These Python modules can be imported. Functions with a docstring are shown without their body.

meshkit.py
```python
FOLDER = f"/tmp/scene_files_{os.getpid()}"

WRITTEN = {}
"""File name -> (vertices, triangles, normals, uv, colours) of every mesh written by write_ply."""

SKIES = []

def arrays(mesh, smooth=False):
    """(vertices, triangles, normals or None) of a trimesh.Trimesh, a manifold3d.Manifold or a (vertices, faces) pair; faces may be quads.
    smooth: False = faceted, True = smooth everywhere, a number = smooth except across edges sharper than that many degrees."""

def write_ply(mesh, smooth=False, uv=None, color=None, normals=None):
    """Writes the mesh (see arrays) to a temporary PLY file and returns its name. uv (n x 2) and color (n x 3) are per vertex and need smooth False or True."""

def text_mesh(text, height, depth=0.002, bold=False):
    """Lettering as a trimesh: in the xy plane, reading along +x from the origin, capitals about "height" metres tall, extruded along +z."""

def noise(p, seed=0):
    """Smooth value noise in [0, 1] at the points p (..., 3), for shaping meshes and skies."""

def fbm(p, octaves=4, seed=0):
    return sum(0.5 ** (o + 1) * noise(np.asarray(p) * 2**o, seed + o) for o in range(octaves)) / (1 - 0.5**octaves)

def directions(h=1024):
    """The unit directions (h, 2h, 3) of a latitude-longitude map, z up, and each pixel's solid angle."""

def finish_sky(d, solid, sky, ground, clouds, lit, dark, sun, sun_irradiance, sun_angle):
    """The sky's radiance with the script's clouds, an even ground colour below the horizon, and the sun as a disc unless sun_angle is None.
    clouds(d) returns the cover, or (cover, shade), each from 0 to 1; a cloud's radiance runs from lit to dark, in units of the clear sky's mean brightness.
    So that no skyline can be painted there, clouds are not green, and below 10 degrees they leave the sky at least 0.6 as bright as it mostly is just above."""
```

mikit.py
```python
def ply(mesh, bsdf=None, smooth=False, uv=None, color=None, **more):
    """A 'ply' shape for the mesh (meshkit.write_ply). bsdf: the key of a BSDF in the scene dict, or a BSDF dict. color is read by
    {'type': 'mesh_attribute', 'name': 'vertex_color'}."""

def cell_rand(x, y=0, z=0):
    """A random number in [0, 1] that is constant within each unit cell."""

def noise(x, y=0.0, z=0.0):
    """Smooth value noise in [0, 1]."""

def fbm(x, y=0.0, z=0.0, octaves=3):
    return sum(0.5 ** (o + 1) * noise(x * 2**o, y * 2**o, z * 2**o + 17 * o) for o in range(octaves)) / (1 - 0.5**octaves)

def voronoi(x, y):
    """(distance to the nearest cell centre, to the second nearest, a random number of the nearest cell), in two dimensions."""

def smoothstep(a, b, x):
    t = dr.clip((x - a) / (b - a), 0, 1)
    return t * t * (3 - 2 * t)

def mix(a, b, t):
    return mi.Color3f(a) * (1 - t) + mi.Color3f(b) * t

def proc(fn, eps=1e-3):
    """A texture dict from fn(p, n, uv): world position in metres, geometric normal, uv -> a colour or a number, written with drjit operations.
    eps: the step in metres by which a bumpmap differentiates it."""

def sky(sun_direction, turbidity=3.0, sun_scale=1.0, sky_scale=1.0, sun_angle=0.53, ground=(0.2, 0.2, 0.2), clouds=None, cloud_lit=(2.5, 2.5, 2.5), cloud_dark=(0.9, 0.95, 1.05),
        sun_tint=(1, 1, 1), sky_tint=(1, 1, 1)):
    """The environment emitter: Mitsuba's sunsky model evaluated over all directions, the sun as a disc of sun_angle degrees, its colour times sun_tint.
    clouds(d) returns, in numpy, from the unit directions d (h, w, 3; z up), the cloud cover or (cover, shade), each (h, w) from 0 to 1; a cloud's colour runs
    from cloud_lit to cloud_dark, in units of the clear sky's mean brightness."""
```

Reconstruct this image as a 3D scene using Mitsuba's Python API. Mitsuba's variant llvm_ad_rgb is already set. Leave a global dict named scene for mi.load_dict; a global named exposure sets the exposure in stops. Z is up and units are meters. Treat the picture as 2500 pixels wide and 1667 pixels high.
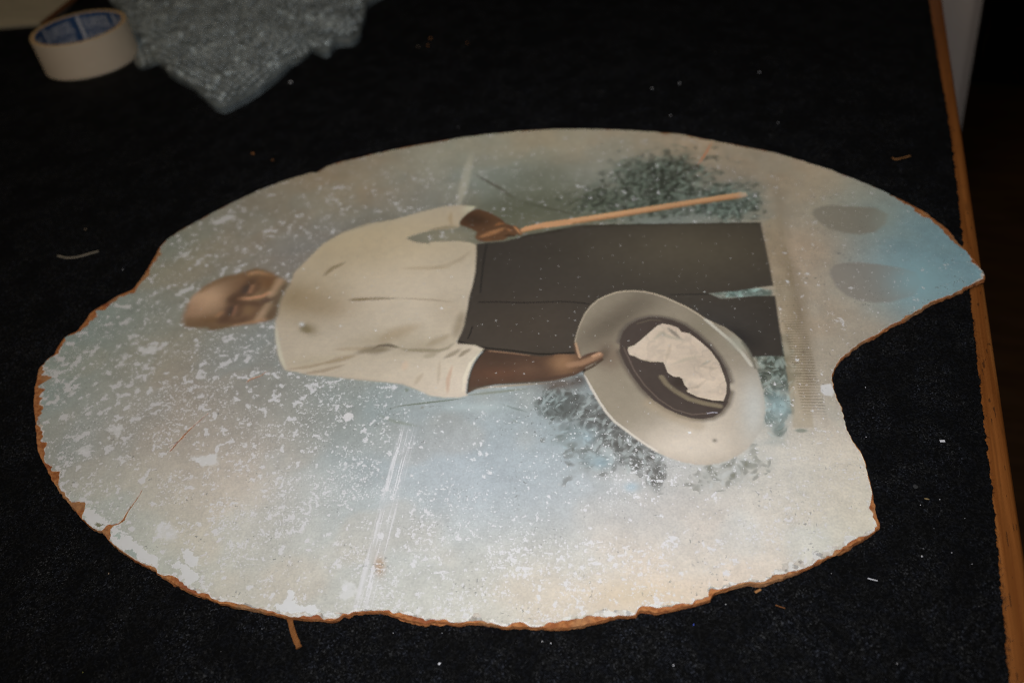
"""A worn palette-shaped portrait board lying on a black felt table, lit by a camera flash and a warm ceiling lamp."""
import json, math, random
import numpy as np, trimesh, mitsuba as mi, drjit as dr
import mikit, meshkit
from mikit import proc, ply, noise, fbm, smoothstep, mix, cell_rand
from shapely.geometry import Polygon, LineString, Point, MultiPolygon, box
from shapely.ops import unary_union
from shapely import affinity
T = mi.ScalarTransform4f
scene, labels = {}, {}
GRAY = False
DATA = json.loads('''
{"outline":[[-345.8,-85.6],[-351.9,-73.4],[-356.9,-60.8],[-362.1,-47.8],[-360.5,-40.2],[-357.5,-32.4],[-358.8,-20.6],[-359.8,-10.5],[-355.8,-5.4],
[-351.9,-1.3],[-350.6,9.1],[-351.6,23.1],[-348.0,29.6],[-341.6,38.4],[-336.6,47.4],[-325.3,56.3],[-324.9,72.8],[-324.6,89.7],[-326.2,105.9],[-327.7,
122.7],[-326.2,134.5],[-317.9,150.5],[-307.0,165.3],[-295.9,180.5],[-278.1,202.2],[-259.0,222.5],[-237.9,238.6],[-209.6,256.2],[-205.5,254.4],[-198.8,
262.1],[-195.1,268.4],[-179.6,277.5],[-155.4,287.8],[-130.8,298.1],[-105.8,306.8],[-80.2,313.9],[-54.6,320.9],[-28.6,326.1],[-2.5,329.6],[23.7,332.3],
[58.6,333.0],[93.3,329.3],[127.4,324.7],[160.9,317.8],[184.0,312.7],[218.7,295.1],[259.7,276.1],[282.9,263.6],[310.2,243.6],[335.8,221.6],[359.6,
197.9],[381.3,171.5],[393.1,154.0],[400.8,137.7],[405.0,129.1],[407.5,110.3],[410.5,98.9],[413.5,83.4],[415.5,69.5],[416.4,64.4],[414.2,57.3],[400.7,
48.6],[386.1,38.9],[365.4,27.5],[356.4,19.9],[349.4,15.2],[341.8,7.8],[329.9,1.4],[322.7,-4.9],[313.0,-13.0],[303.9,-18.3],[294.0,-27.9],[285.4,-37.3],
[279.3,-46.1],[275.5,-57.0],[274.7,-68.6],[275.3,-77.2],[276.3,-83.3],[276.6,-93.1],[276.5,-101.9],[277.1,-111.9],[277.3,-113.5],[279.0,-120.5],[281.9,
-128.6],[282.5,-135.3],[282.3,-145.7],[282.3,-157.1],[281.4,-168.2],[280.5,-176.7],[281.3,-183.6],[280.6,-186.0],[274.3,-191.8],[264.7,-198.3],[255.4,
-204.2],[244.2,-210.6],[233.3,-216.4],[223.4,-221.6],[214.8,-225.1],[206.3,-228.6],[201.7,-229.1],[199.1,-228.2],[194.5,-229.1],[186.9,-232.0],[176.6,
-235.8],[174.5,-240.3],[164.3,-243.8],[151.5,-247.9],[142.3,-250.8],[139.6,-249.4],[133.3,-249.2],[131.0,-252.8],[126.0,-253.5],[122.3,-253.2],[111.5,
-256.7],[99.7,-260.2],[90.7,-262.3],[79.7,-262.6],[65.9,-262.7],[52.1,-262.9],[37.8,-261.1],[26.6,-262.1],[16.2,-262.1],[10.5,-261.8],[7.9,-263.7],
[4.9,-262.6],[-0.9,-262.3],[-7.1,-260.1],[-13.3,-258.3],[-20.4,-256.6],[-26.3,-256.8],[-32.0,-257.6],[-37.7,-258.4],[-39.9,-261.1],[-43.2,-259.7],
[-47.2,-263.5],[-52.9,-264.2],[-56.9,-263.9],[-71.9,-263.6],[-82.3,-262.0],[-95.1,-259.9],[-108.9,-257.9],[-125.4,-254.9],[-143.1,-249.7],[-159.5,
-243.2],[-171.2,-238.1],[-176.1,-234.3],[-181.6,-232.0],[-192.0,-228.4],[-205.2,-221.2],[-219.0,-213.3],[-220.5,-211.7],[-227.2,-206.4],[-232.4,
-205.3],[-240.3,-200.7],[-246.6,-196.9],[-254.8,-190.1],[-268.5,-179.8],[-283.7,-166.8],[-299.4,-151.5],[-310.6,-140.2],[-318.1,-129.9]],
"shapes":{"shirt":[[-175.5,78.4],[-168.9,97.4],[-160.4,122.1],[-146.2,139.7],[-122.1,152.1],[-145.0,141.4],[-124.3,154.0],[-97.3,161.1],[-72.8,173.9],
[-50.5,182.7],[-34.9,184.0],[-18.6,179.9],[-22.5,173.8],[-26.1,168.6],[-29.8,161.3],[-31.7,154.6],[-30.8,145.8],[-36.6,142.9],[-57.7,141.1],[-71.9,
134.6],[-80.0,128.9],[-69.6,122.2],[-55.5,119.1],[-55.5,122.4],[-38.9,122.6],[-26.4,122.6],[-17.8,120.1],[-10.9,116.9],[-9.4,107.3],[-8.0,95.3],[-6.3,
75.9],[-6.2,57.2],[-7.0,40.4],[-6.4,25.3],[-6.5,9.5],[-6.2,3.7],[-7.6,-8.0],[-9.5,-16.2],[-8.1,-19.6],[-2.5,-20.0],[6.3,-21.2],[13.6,-25.6],[9.6,
-34.1],[6.8,-44.8],[5.8,-55.3],[5.7,-65.5],[6.2,-73.3],[7.5,-77.1],[1.8,-79.3],[-10.2,-79.5],[-21.9,-77.4],[-32.7,-71.4],[-45.3,-65.8],[-58.3,-63.6],
[-71.1,-62.6],[-84.1,-60.9],[-106.3,-57.5],[-124.0,-55.8],[-135.5,-52.3],[-142.9,-51.2],[-146.0,-49.4],[-152.4,-40.3],[-158.2,-29.1],[-163.6,-16.3],
[-168.6,-3.1],[-171.8,7.7],[-173.1,17.2],[-176.7,36.2],[-176.4,50.8],[-175.4,60.8],[-174.8,69.7],[-175.5,74.9]],"head":[[-252.6,3.5],[-257.6,8.7],
[-260.6,18.1],[-262.7,30.0],[-262.3,43.5],[-258.9,56.0],[-251.7,66.1],[-241.8,73.7],[-230.4,77.4],[-221.0,82.5],[-215.3,85.7],[-205.8,82.8],[-196.6,
78.0],[-187.7,71.3],[-178.6,66.0],[-175.4,60.8],[-176.4,50.8],[-176.3,34.9],[-173.0,19.5],[-173.2,12.6],[-180.0,9.2],[-189.9,5.9],[-200.5,4.8],[-209.2,
2.6],[-214.8,0.4],[-221.8,-1.8],[-227.4,-1.8],[-231.7,1.1],[-238.9,1.1],[-246.9,1.2]],"trousers":[[-13.3,117.0],[-1.2,119.3],[14.9,120.9],[26.8,125.4],
[34.5,130.7],[50.5,134.4],[66.6,139.5],[82.6,144.6],[102.7,144.6],[136.5,144.7],[174.7,144.1],[212.3,143.6],[248.5,143.1],[248.8,108.4],[248.5,78.1],
[248.0,51.0],[233.8,48.5],[220.8,44.6],[208.0,43.4],[195.2,41.5],[204.1,35.0],[210.0,34.9],[218.4,36.2],[231.2,38.0],[247.7,37.7],[246.5,13.5],[245.6,
-11.4],[244.4,-33.8],[223.6,-34.4],[210.7,-40.7],[140.6,-40.8],[100.7,-40.8],[87.8,-36.0],[68.1,-37.0],[57.9,-37.0],[47.4,-35.0],[29.8,-32.0],[15.6,
-30.0],[7.4,-26.4],[-0.7,-23.9],[-9.7,-20.7],[-9.8,-7.9],[-8.4,3.7],[-8.7,9.5],[-8.7,25.3],[-9.3,40.4],[-8.5,57.2],[-8.6,75.9],[-10.4,95.3]],
"hat":[[86.0,-16.8],[87.3,-6.9],[89.4,4.6],[92.8,17.0],[97.3,27.0],[103.2,35.1],[110.1,40.5],[117.9,44.9],[124.9,46.6],[133.7,46.8],[142.4,45.6],
[150.9,42.4],[159.4,37.7],[167.6,31.5],[175.7,25.3],[183.6,17.4],[189.7,10.2],[195.1,5.7],[203.5,-0.1],[210.0,-7.6],[216.2,-17.3],[219.9,-26.8],[221.9,
-36.1],[223.0,-46.3],[224.0,-57.3],[224.8,-69.2],[224.7,-81.7],[223.5,-91.9],[220.8,-101.8],[217.3,-110.6],[213.3,-117.7],[207.5,-126.2],[201.5,
-131.4],[194.2,-136.1],[187.0,-138.9],[180.1,-140.4],[171.8,-140.2],[163.0,-138.1],[154.1,-134.2],[145.8,-129.3],[138.8,-123.8],[131.7,-117.2],[124.5,
-110.0],[117.1,-102.7],[111.1,-93.7],[105.6,-82.3],[99.9,-69.5],[94.3,-53.9],[92.1,-47.8],[89.3,-36.2]],"lining":[[121.5,-17.0],[124.0,-5.8],[129.0,
2.4],[136.6,8.7],[145.8,11.9],[154.2,11.5],[163.2,8.5],[172.8,2.0],[181.9,-8.6],[190.5,-22.0],[196.5,-34.9],[200.7,-48.6],[202.2,-60.7],[201.5,-72.5],
[198.2,-84.0],[193.1,-92.3],[186.9,-96.9],[179.6,-98.7],[172.3,-98.1],[163.8,-94.6],[154.4,-88.6],[145.8,-80.4],[137.7,-68.7],[130.9,-55.6],[124.7,
-40.8],[121.5,-29.0]],"paper":[[127.8,-27.9],[128.0,-23.7],[132.9,-21.6],[137.8,-15.8],[145.4,-6.0],[151.4,1.6],[155.6,4.1],[162.1,2.1],[167.7,-1.1],
[169.9,-6.1],[176.3,-8.0],[183.7,-17.2],[190.8,-27.9],[196.0,-40.7],[198.6,-55.3],[199.6,-65.1],[198.4,-73.6],[195.9,-81.0],[188.2,-80.5],[177.4,
-77.0],[170.2,-71.7],[171.5,-68.5],[169.1,-65.3],[167.9,-58.7],[165.7,-56.5],[161.9,-56.6],[157.4,-52.1],[156.1,-46.5],[154.7,-40.8],[144.5,-40.2],
[137.4,-37.9],[132.7,-34.0],[129.1,-32.8]],"forearm":[[15.2,-26.4],[29.4,-28.5],[47.2,-32.0],[61.1,-34.5],[67.9,-33.2],[74.6,-31.7],[86.2,-32.0],[87.6,
-32.0],[86.3,-26.0],[85.4,-18.9],[87.7,-18.1],[89.4,-25.0],[91.8,-34.5],[95.7,-31.5],[101.1,-29.3],[106.5,-28.7],[109.1,-32.0],[108.3,-37.0],[102.1,
-41.8],[96.2,-46.2],[93.0,-51.4],[87.2,-55.7],[72.9,-60.9],[59.8,-63.1],[46.6,-64.5],[26.7,-65.9],[13.8,-70.1],[8.6,-74.3],[6.6,-75.3],[5.8,-61.3],
[6.5,-50.8],[8.0,-42.0],[11.1,-33.0]],"upper_hand":[[-16.3,176.2],[-2.8,168.4],[8.6,157.5],[13.6,150.0],[18.9,146.9],[23.6,146.0],[27.8,140.8],[31.0,
132.9],[29.7,129.5],[26.2,131.7],[23.2,128.3],[18.3,128.4],[14.7,123.0],[7.5,121.8],[-2.2,120.8],[-8.9,121.7],[-13.5,128.1],[-12.5,136.5],[-19.0,
141.8],[-26.4,146.4],[-30.6,148.7],[-31.9,154.6],[-29.8,161.3],[-26.1,168.6],[-21.6,173.8]],"stick":[[29.5,140.1],[33.4,143.5],[49.5,149.4],[77.8,
155.5],[117.1,164.9],[156.6,174.5],[196.3,184.1],[236.1,193.6],[240.9,193.0],[240.8,187.9],[235.2,184.5],[195.7,176.0],[156.4,166.1],[117.2,156.1],
[78.2,147.2],[50.0,141.5],[34.0,136.4],[30.9,134.3]]},"ops":{"bg":[["b",[-40.3,131.8],[0.0285,0.00444,0.00053,-0.07101],[0.3697,0.3397,0.2427],0.9],
["s",[[-37.8,281.8],[-37.0,206.9],[-37.4,180.8]],4.56,3.32,[0.86,0.815,0.6485],0.45],["s",[[-28.1,240.5],[-2.3,216.4],[21.0,189.4]],1.43,1.43,[0.1071,
0.0876,0.0548],0.75],["s",[[21.0,189.4],[40.4,180.2],[59.3,171.1],[82.4,160.8]],1.36,1.36,[0.0849,0.0654,0.0445],0.8],["s",[[65.3,172.3],[84.3,192.1],
[103.8,211.1]],0.92,1.38,[0.0889,0.091,0.0651],0.7],["s",[[36.6,150.7],[58.0,167.2]],1.36,1.21,[0.3126,0.2953,0.1958],0.5],["b",[33.1,175.0],[0.01759,
0.00144,0.00679,-0.03345],[0.1528,0.1647,0.1143],0.7],["b",[-8.0,157.7],[0.05461,0.00665,-0.00243,-0.06343],[0.2241,0.2295,0.1645],0.6],["s",[[-49.9,
-91.4],[-41.7,-88.4],[-21.4,-84.8],[5.9,-80.1]],0.63,0.79,[0.127,0.1495,0.0916],0.75],["s",[[-49.9,-91.4],[-48.4,-91.2]],0.63,0.63,[0.0608,0.0784,
0.0518],0.8],["s",[[-56.7,-97.7],[-44.9,-103.8],[-25.1,-108.7]],0.77,1.7,[0.2474,0.2859,0.2142],0.5],["s",[[5.3,-77.1],[30.8,-73.2],[53.7,-69.4]],0.92,
1.45,[0.2237,0.2402,0.1627],0.6],["s",[[7.2,-71.6],[23.6,-68.2],[50.0,-65.3],[73.0,-63.3]],0.92,1.06,[0.4349,0.3242,0.2102],0.7],["s",[[34.8,-85.8],
[42.3,-89.2],[54.3,-93.5]],0.58,1.03,[0.1532,0.1944,0.1678],0.6],["s",[[43.4,-100.5],[48.9,-104.7]],0.5,0.88,[0.2645,0.31,0.2611],0.4],["s",[[-41.2,
-69.7],[-39.7,-73.6]],1.44,1.12,[0.172,0.2118,0.1387],0.6],["s",[[-25.5,-88.8],[-24.3,-90.9]],1.41,1.09,[0.2016,0.1834,0.1175],0.5],["b",[76.4,-64.6],
[0.04921,0.00267,0.00076,-0.1215],[0.1313,0.0983,0.0786],0.9],["b",[91.3,-59.9],[0.15226,0.00554,0.00083,-0.15467],[0.0758,0.0523,0.039],0.8],["b",
[16.1,-88.7],[0.03827,0.00493,0.00209,-0.18965],[0.5334,0.6178,0.6129],0.5],["b",[92.4,-114.4],[0.06786,0.00254,0.0017,-0.10337],[0.3872,0.4909,
0.5229],0.4],["b",[103.4,-136.4],[0.06731,0.00164,0.00306,-0.14562],[0.4159,0.523,0.5555],0.4],["b",[99.3,-118.3],[0.273,0.00792,0.00308,-0.17834],
[0.3653,0.5157,0.5891],0.3],["b",[108.9,-140.2],[0.14104,0.00246,0.004,-0.18374],[0.383,0.5496,0.6248],0.4],["b",[233.7,-85.1],[0.09946,-0.01338,
0.00083,-0.07678],[0.4494,0.659,0.7078],0.45],["b",[129.2,-160.1],[0.20871,-0.00189,0.00606,-0.23327],[0.3803,0.5673,0.6738],0.5],["p",[[249.7,142.4],
[268.1,155.6],[266.1,75.3],[262.0,14.0],[259.5,-40.0],[256.4,-80.3],[254.4,-105.6],[240.8,-105.9],[243.5,-64.7],[246.2,-4.6],[248.0,64.9]],1.14,
[0.5187,0.4224,0.2782],0.5],["s",[[265.7,109.2],[266.2,49.8],[263.3,-4.7],[259.9,-48.3],[256.4,-80.3]],1.22,10.98,[0.3244,0.2561,0.1701],0.55],["s",
[[270.5,205.6],[267.6,152.2],[268.0,106.5]],1.15,10.05,[0.4199,0.3496,0.2489],0.5],["p",[[295.4,66.0],[296.9,72.4],[301.0,77.7],[309.2,80.8],[322.0,
81.4],[336.4,78.0],[352.8,73.3],[363.5,66.7],[364.7,52.1],[354.8,36.2],[335.2,28.6],[323.2,27.8],[311.8,30.5],[303.4,37.0],[297.1,49.3]],1.83,[0.3746,
0.3415,0.2965],0.8],["p",[[295.6,154.5],[298.2,162.1],[306.1,167.5],[316.0,168.6],[332.1,165.8],[351.9,162.4],[360.4,151.9],[355.8,137.2],[343.8,
124.4],[330.0,121.3],[317.3,124.1],[305.4,131.7],[298.1,144.3]],2.58,[0.3523,0.321,0.2528],0.8],["b",[363.4,56.3],[0.0415,-0.01032,-0.00061,-0.03134],
[0.3885,0.6362,0.7003],0.85],["b",[357.4,144.6],[0.08346,-0.01856,-0.00159,-0.04132],[0.4596,0.534,0.4623],0.5],["p",[[266.1,-64.6],[273.4,-62.9],
[274.2,-70.8],[272.3,-75.5],[267.0,-74.8],[265.0,-70.9]],0.91,[0.86,0.86,0.86],0.8],["s",[[241.4,-108.7],[249.8,-108.6]],1.51,1.51,[0.2112,0.2436,
0.1913],0.7],["s",[[217.6,293.3],[209.4,270.1],[199.4,245.8]],0.86,1.08,[0.8409,0.3283,0.1442],0.8],["b",[-28.3,-225.9],[0.28119,0.06169,0.00569,
-0.14877],[0.4829,0.2882,0.1317],0.8],["b",[134.3,-239.9],[0.0366,-0.00065,0.00463,-0.1092],[0.7422,0.6035,0.4175],0.6],["P",[[-245.6,-187.5],[-233.3,
-193.7],[-222.2,-200.6],[-222.4,-205.5],[-226.1,-205.6],[-237.0,-201.8],[-247.0,-194.9],[-249.9,-190.6]],0.49,[0.86,0.86,0.86],0.95],["P",[[-219.9,
-202.6],[-209.2,-207.9],[-198.3,-213.7],[-188.3,-219.5],[-175.8,-227.0],[-173.9,-232.7],[-176.6,-234.8],[-189.9,-230.7],[-196.5,-228.4],[-205.9,
-221.4],[-214.6,-216.3],[-218.8,-209.6]],0.47,[0.86,0.86,0.86],0.95],["P",[[-215.1,-208.8],[-211.0,-209.3],[-210.3,-213.4],[-213.4,-212.2]],0.47,
[0.5118,0.5994,0.5379],0.9],["P",[[-203.2,-222.0],[-201.2,-219.6],[-194.7,-223.0],[-190.5,-229.5],[-197.4,-226.4]],0.46,[0.4554,0.5252,0.4823],0.95],
["P",[[-234.9,-199.5],[-232.7,-198.8],[-226.2,-202.8],[-229.7,-203.6]],0.48,[0.2539,0.2502,0.1516],0.9],["P",[[-168.7,-229.3],[-163.3,-227.8],[-152.6,
-231.9],[-143.6,-236.7],[-145.6,-240.5],[-149.0,-243.8],[-153.8,-240.8],[-157.7,-234.0]],0.45,[0.86,0.86,0.86],0.9],["P",[[-163.3,-220.6],[-159.8,
-217.1],[-150.7,-224.7],[-148.6,-228.5],[-154.3,-230.7],[-159.1,-226.3]],0.57,[0.86,0.86,0.86],0.9],["P",[[-189.3,-203.0],[-184.0,-197.9],[-172.7,
-203.9],[-171.1,-210.7],[-181.5,-212.5]],2.35,[0.86,0.86,0.86],0.6],["P",[[-89.1,-257.5],[-80.8,-251.9],[-82.4,-244.7],[-78.1,-245.8],[-75.5,-254.6],
[-68.2,-254.9],[-59.4,-256.8],[-62.6,-261.0],[-67.6,-258.9],[-69.3,-264.2],[-74.5,-263.3],[-77.9,-261.1]],0.53,[0.86,0.86,0.86],0.95],["P",[[-55.9,
-259.5],[-51.3,-258.2],[-47.3,-260.9],[-54.9,-261.2]],0.42,[0.86,0.86,0.86],0.9],["P",[[-50.2,-239.2],[-42.1,-237.6],[-39.4,-244.2],[-43.0,-252.0],
[-47.8,-250.5]],1.62,[0.86,0.86,0.86],0.6],["P",[[-188.2,-141.6],[-168.9,-138.2],[-166.8,-147.0],[-176.4,-150.0]],1.6,[0.86,0.86,0.86],0.8],["P",
[[-283.3,-137.5],[-272.1,-129.6],[-270.5,-140.3]],1.64,[0.86,0.86,0.86],0.7],["P",[[-270.3,-115.2],[-256.6,-108.6],[-253.7,-122.8]],1.68,[0.86,0.86,
0.86],0.7],["P",[[-291.0,163.8],[-272.3,177.2],[-266.8,171.3],[-282.0,158.0]],1.59,[0.86,0.86,0.86],0.8],["P",[[-304.5,103.3],[-291.3,118.2],[-292.6,
105.5]],1.51,[0.86,0.86,0.86],0.8],["P",[[-280.8,46.9],[-267.9,63.8],[-265.7,54.6],[-274.3,45.7]],1.43,[0.86,0.86,0.86],0.8],["P",[[-331.1,33.1],
[-314.7,34.0],[-313.7,28.5],[-325.9,28.6]],1.42,[0.86,0.86,0.86],0.8],["P",[[-285.9,-25.3],[-268.1,-20.5],[-264.3,-29.2],[-273.3,-31.2]],1.33,[0.86,
0.86,0.86],0.8],["P",[[-84.4,-100.1],[-82.6,-94.3],[-77.3,-95.8],[-76.0,-101.1],[-80.6,-105.3]],0.63,[0.86,0.8335,0.8374],0.85]],"shirt":[["b",[-75.4,
62.1],[0.01628,0.0033,-0.00049,-0.02577],[0.8523,0.7307,0.5654],0.5],["b",[-163.8,48.7],[0.02564,0.00763,0.00709,-0.03852],[0.6156,0.5306,0.3768],0.5],
["b",[-69.1,-12.8],[0.03221,0.00685,0.01778,-0.08395],[0.4382,0.3624,0.2427],0.6],["b",[-36.7,-21.8],[0.03288,0.00587,0.02475,-0.09672],[0.435,0.3656,
0.2518],0.6],["b",[-120.1,-39.0],[0.02845,0.0079,0.01924,-0.13212],[0.5468,0.4681,0.3316],0.55],["b",[-21.9,22.6],[0.0556,0.00858,-0.00038,-0.03427],
[0.4993,0.4105,0.2967],0.5],["b",[-45.2,136.2],[0.03401,0.00543,-0.00396,-0.11741],[0.5877,0.5179,0.3932],0.45],["b",[-120.0,135.4],[0.0141,0.00326,
0.01943,-0.05263],[0.7068,0.6138,0.4128],0.45],["b",[-114.2,117.8],[0.00731,0.00069,0.0029,-0.01754],[0.7176,0.5876,0.3796],0.75],["b",[9.5,-70.6],
[0.02128,0.00285,0.00029,-0.03953],[0.8128,0.6971,0.5727],0.6],["b",[-154.0,38.3],[0.02717,0.0094,0.00183,-0.03484],[0.495,0.3841,0.242],0.8],["b",
[-166.0,40.8],[0.05651,0.01709,-0.00076,-0.05255],[0.3907,0.2933,0.172],0.6],["b",[-128.4,26.0],[0.04266,0.0114,-0.00078,-0.06678],[0.4389,0.3306,
0.2033],0.5],["s",[[-146.3,71.7],[-140.5,83.9],[-130.1,92.3]],0.87,4.07,[0.2843,0.2028,0.1033],0.68],["s",[[-114.1,37.7],[-96.0,38.4]],0.68,3.59,
[0.2848,0.2012,0.1059],0.68],["s",[[-109.9,37.4],[-94.2,38.9],[-69.9,39.2]],0.57,2.66,[0.2422,0.1707,0.0912],0.68],["s",[[-69.9,39.2],[-41.6,37.1],
[-19.0,33.0]],0.32,1.98,[0.402,0.3012,0.1811],0.51],["s",[[-147.6,6.8],[-142.5,-0.6],[-136.7,-5.3]],1.11,5.13,[0.1936,0.1646,0.0915],
0.7224999999999999],["b",[-139.0,-0.7],[0.12114,0.03472,-0.04136,-0.13785],[0.3248,0.2546,0.1433],0.7],["b",[-147.2,5.4],[0.41387,0.12155,-0.00282,
-0.3712],[0.86,0.86,0.86],0.9],["s",[[-77.8,-25.2],[-73.3,-21.7],[-66.5,-20.7],[-56.2,-24.0]],0.69,2.8,[0.092,0.0687,0.0418],0.765],["s",[[-90.7,
-30.4],[-82.8,-26.7],[-74.0,-26.7],[-62.0,-25.4]],1.68,6.45,[0.1936,0.1433,0.0846],0.68],["s",[[-113.8,-42.6],[-102.8,-37.8],[-90.1,-32.9]],0.76,4.89,
[0.3529,0.2508,0.1442],0.595],["s",[[-143.4,-49.4],[-125.0,-46.3],[-107.6,-39.6]],0.6,2.75,[0.4208,0.3176,0.1923],0.595],["s",[[-129.6,-54.7],[-113.3,
-51.1],[-96.1,-43.8]],0.67,3.03,[0.3815,0.2795,0.1689],0.595],["s",[[-111.2,-26.0],[-79.7,-24.8]],0.61,3.41,[0.4818,0.3707,0.2294],0.51],["s",[[-56.2,
-24.0],[-49.6,-26.7],[-22.7,-27.7],[-15.5,-24.3],[-11.3,-18.1]],0.6,3.66,[0.2648,0.2131,0.1324],0.6375],["s",[[-34.1,-21.8],[-22.5,-13.0],[-14.6,
-7.9]],1.07,5.87,[0.3714,0.2877,0.1821],0.51],["s",[[-73.9,-19.1],[-65.7,-7.7],[-43.0,4.0]],2.34,9.69,[0.4616,0.3537,0.2224],0.51],["s",[[-10.0,21.1],
[-10.2,3.7],[-12.1,-13.0]],0.78,8.14,[0.2696,0.2085,0.1285],0.595],["s",[[-17.0,-36.5],[-9.5,-30.4],[-5.1,-25.5]],1.05,3.34,[0.2462,0.1891,0.1209],
0.6375],["s",[[-5.4,-35.3],[-1.2,-29.2],[3.4,-25.6]],0.9,3.04,[0.2181,0.1581,0.0974],0.68],["s",[[-34.2,-35.3],[-23.1,-30.4]],1.21,4.25,[0.364,0.3017,
0.1935],0.51],["s",[[3.4,-73.3],[2.8,-57.6],[4.9,-42.4],[10.8,-30.4]],1.15,1.15,[0.86,0.7945,0.6283],0.65],["s",[[-20.0,-38.9],[-18.0,-56.5],[-17.3,
-65.6]],0.29,2.37,[0.5009,0.3961,0.2689],0.425],["s",[[-9.0,-44.8],[-10.0,-59.9],[-8.0,-75.6]],0.36,2.65,[0.5807,0.3433,0.2033],0.51],["s",[[-48.1,
-38.9],[-46.6,-50.8]],0.59,4.18,[0.7766,0.5704,0.4025],0.425],["s",[[-31.1,-53.1],[-35.4,-65.8]],0.44,3.23,[0.475,0.3678,0.2372],0.425],["s",[[-170.4,
4.9],[-163.6,-13.7],[-154.8,-32.8],[-144.5,-48.8]],0.77,2.81,[0.86,0.86,0.6996],0.51],["s",[[-123.8,-56.5],[-97.3,-59.2],[-71.1,-62.6],[-45.3,-65.8],
[-21.9,-76.8]],0.44,2.67,[0.4398,0.3824,0.285],0.51],["s",[[-59.0,142.4],[-46.6,144.9],[-31.5,146.6]],0.75,3.94,[0.318,0.2566,0.1491],0.68],["s",
[[-43.3,173.1],[-42.0,159.5],[-38.5,147.5]],0.76,3.38,[0.5294,0.3757,0.1888],0.51],["s",[[-48.6,81.9],[-33.1,85.4],[-22.3,94.3],[-14.4,107.5]],0.71,
4.6,[0.4541,0.3553,0.2184],0.425],["b",[-24.0,178.5],[0.12737,0.01708,0.05724,-0.1545],[0.86,0.86,0.6292],0.6],["s",[[-74.6,81.9],[-31.1,81.8]],0.51,
4.11,[0.5314,0.4099,0.2498],0.51],["s",[[-113.5,3.4],[-111.0,3.0]],1.06,0.62,[0.86,0.86,0.86],0.9],["s",[[-30.5,25.5],[-27.4,25.0]],1.07,0.62,[0.86,
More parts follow.
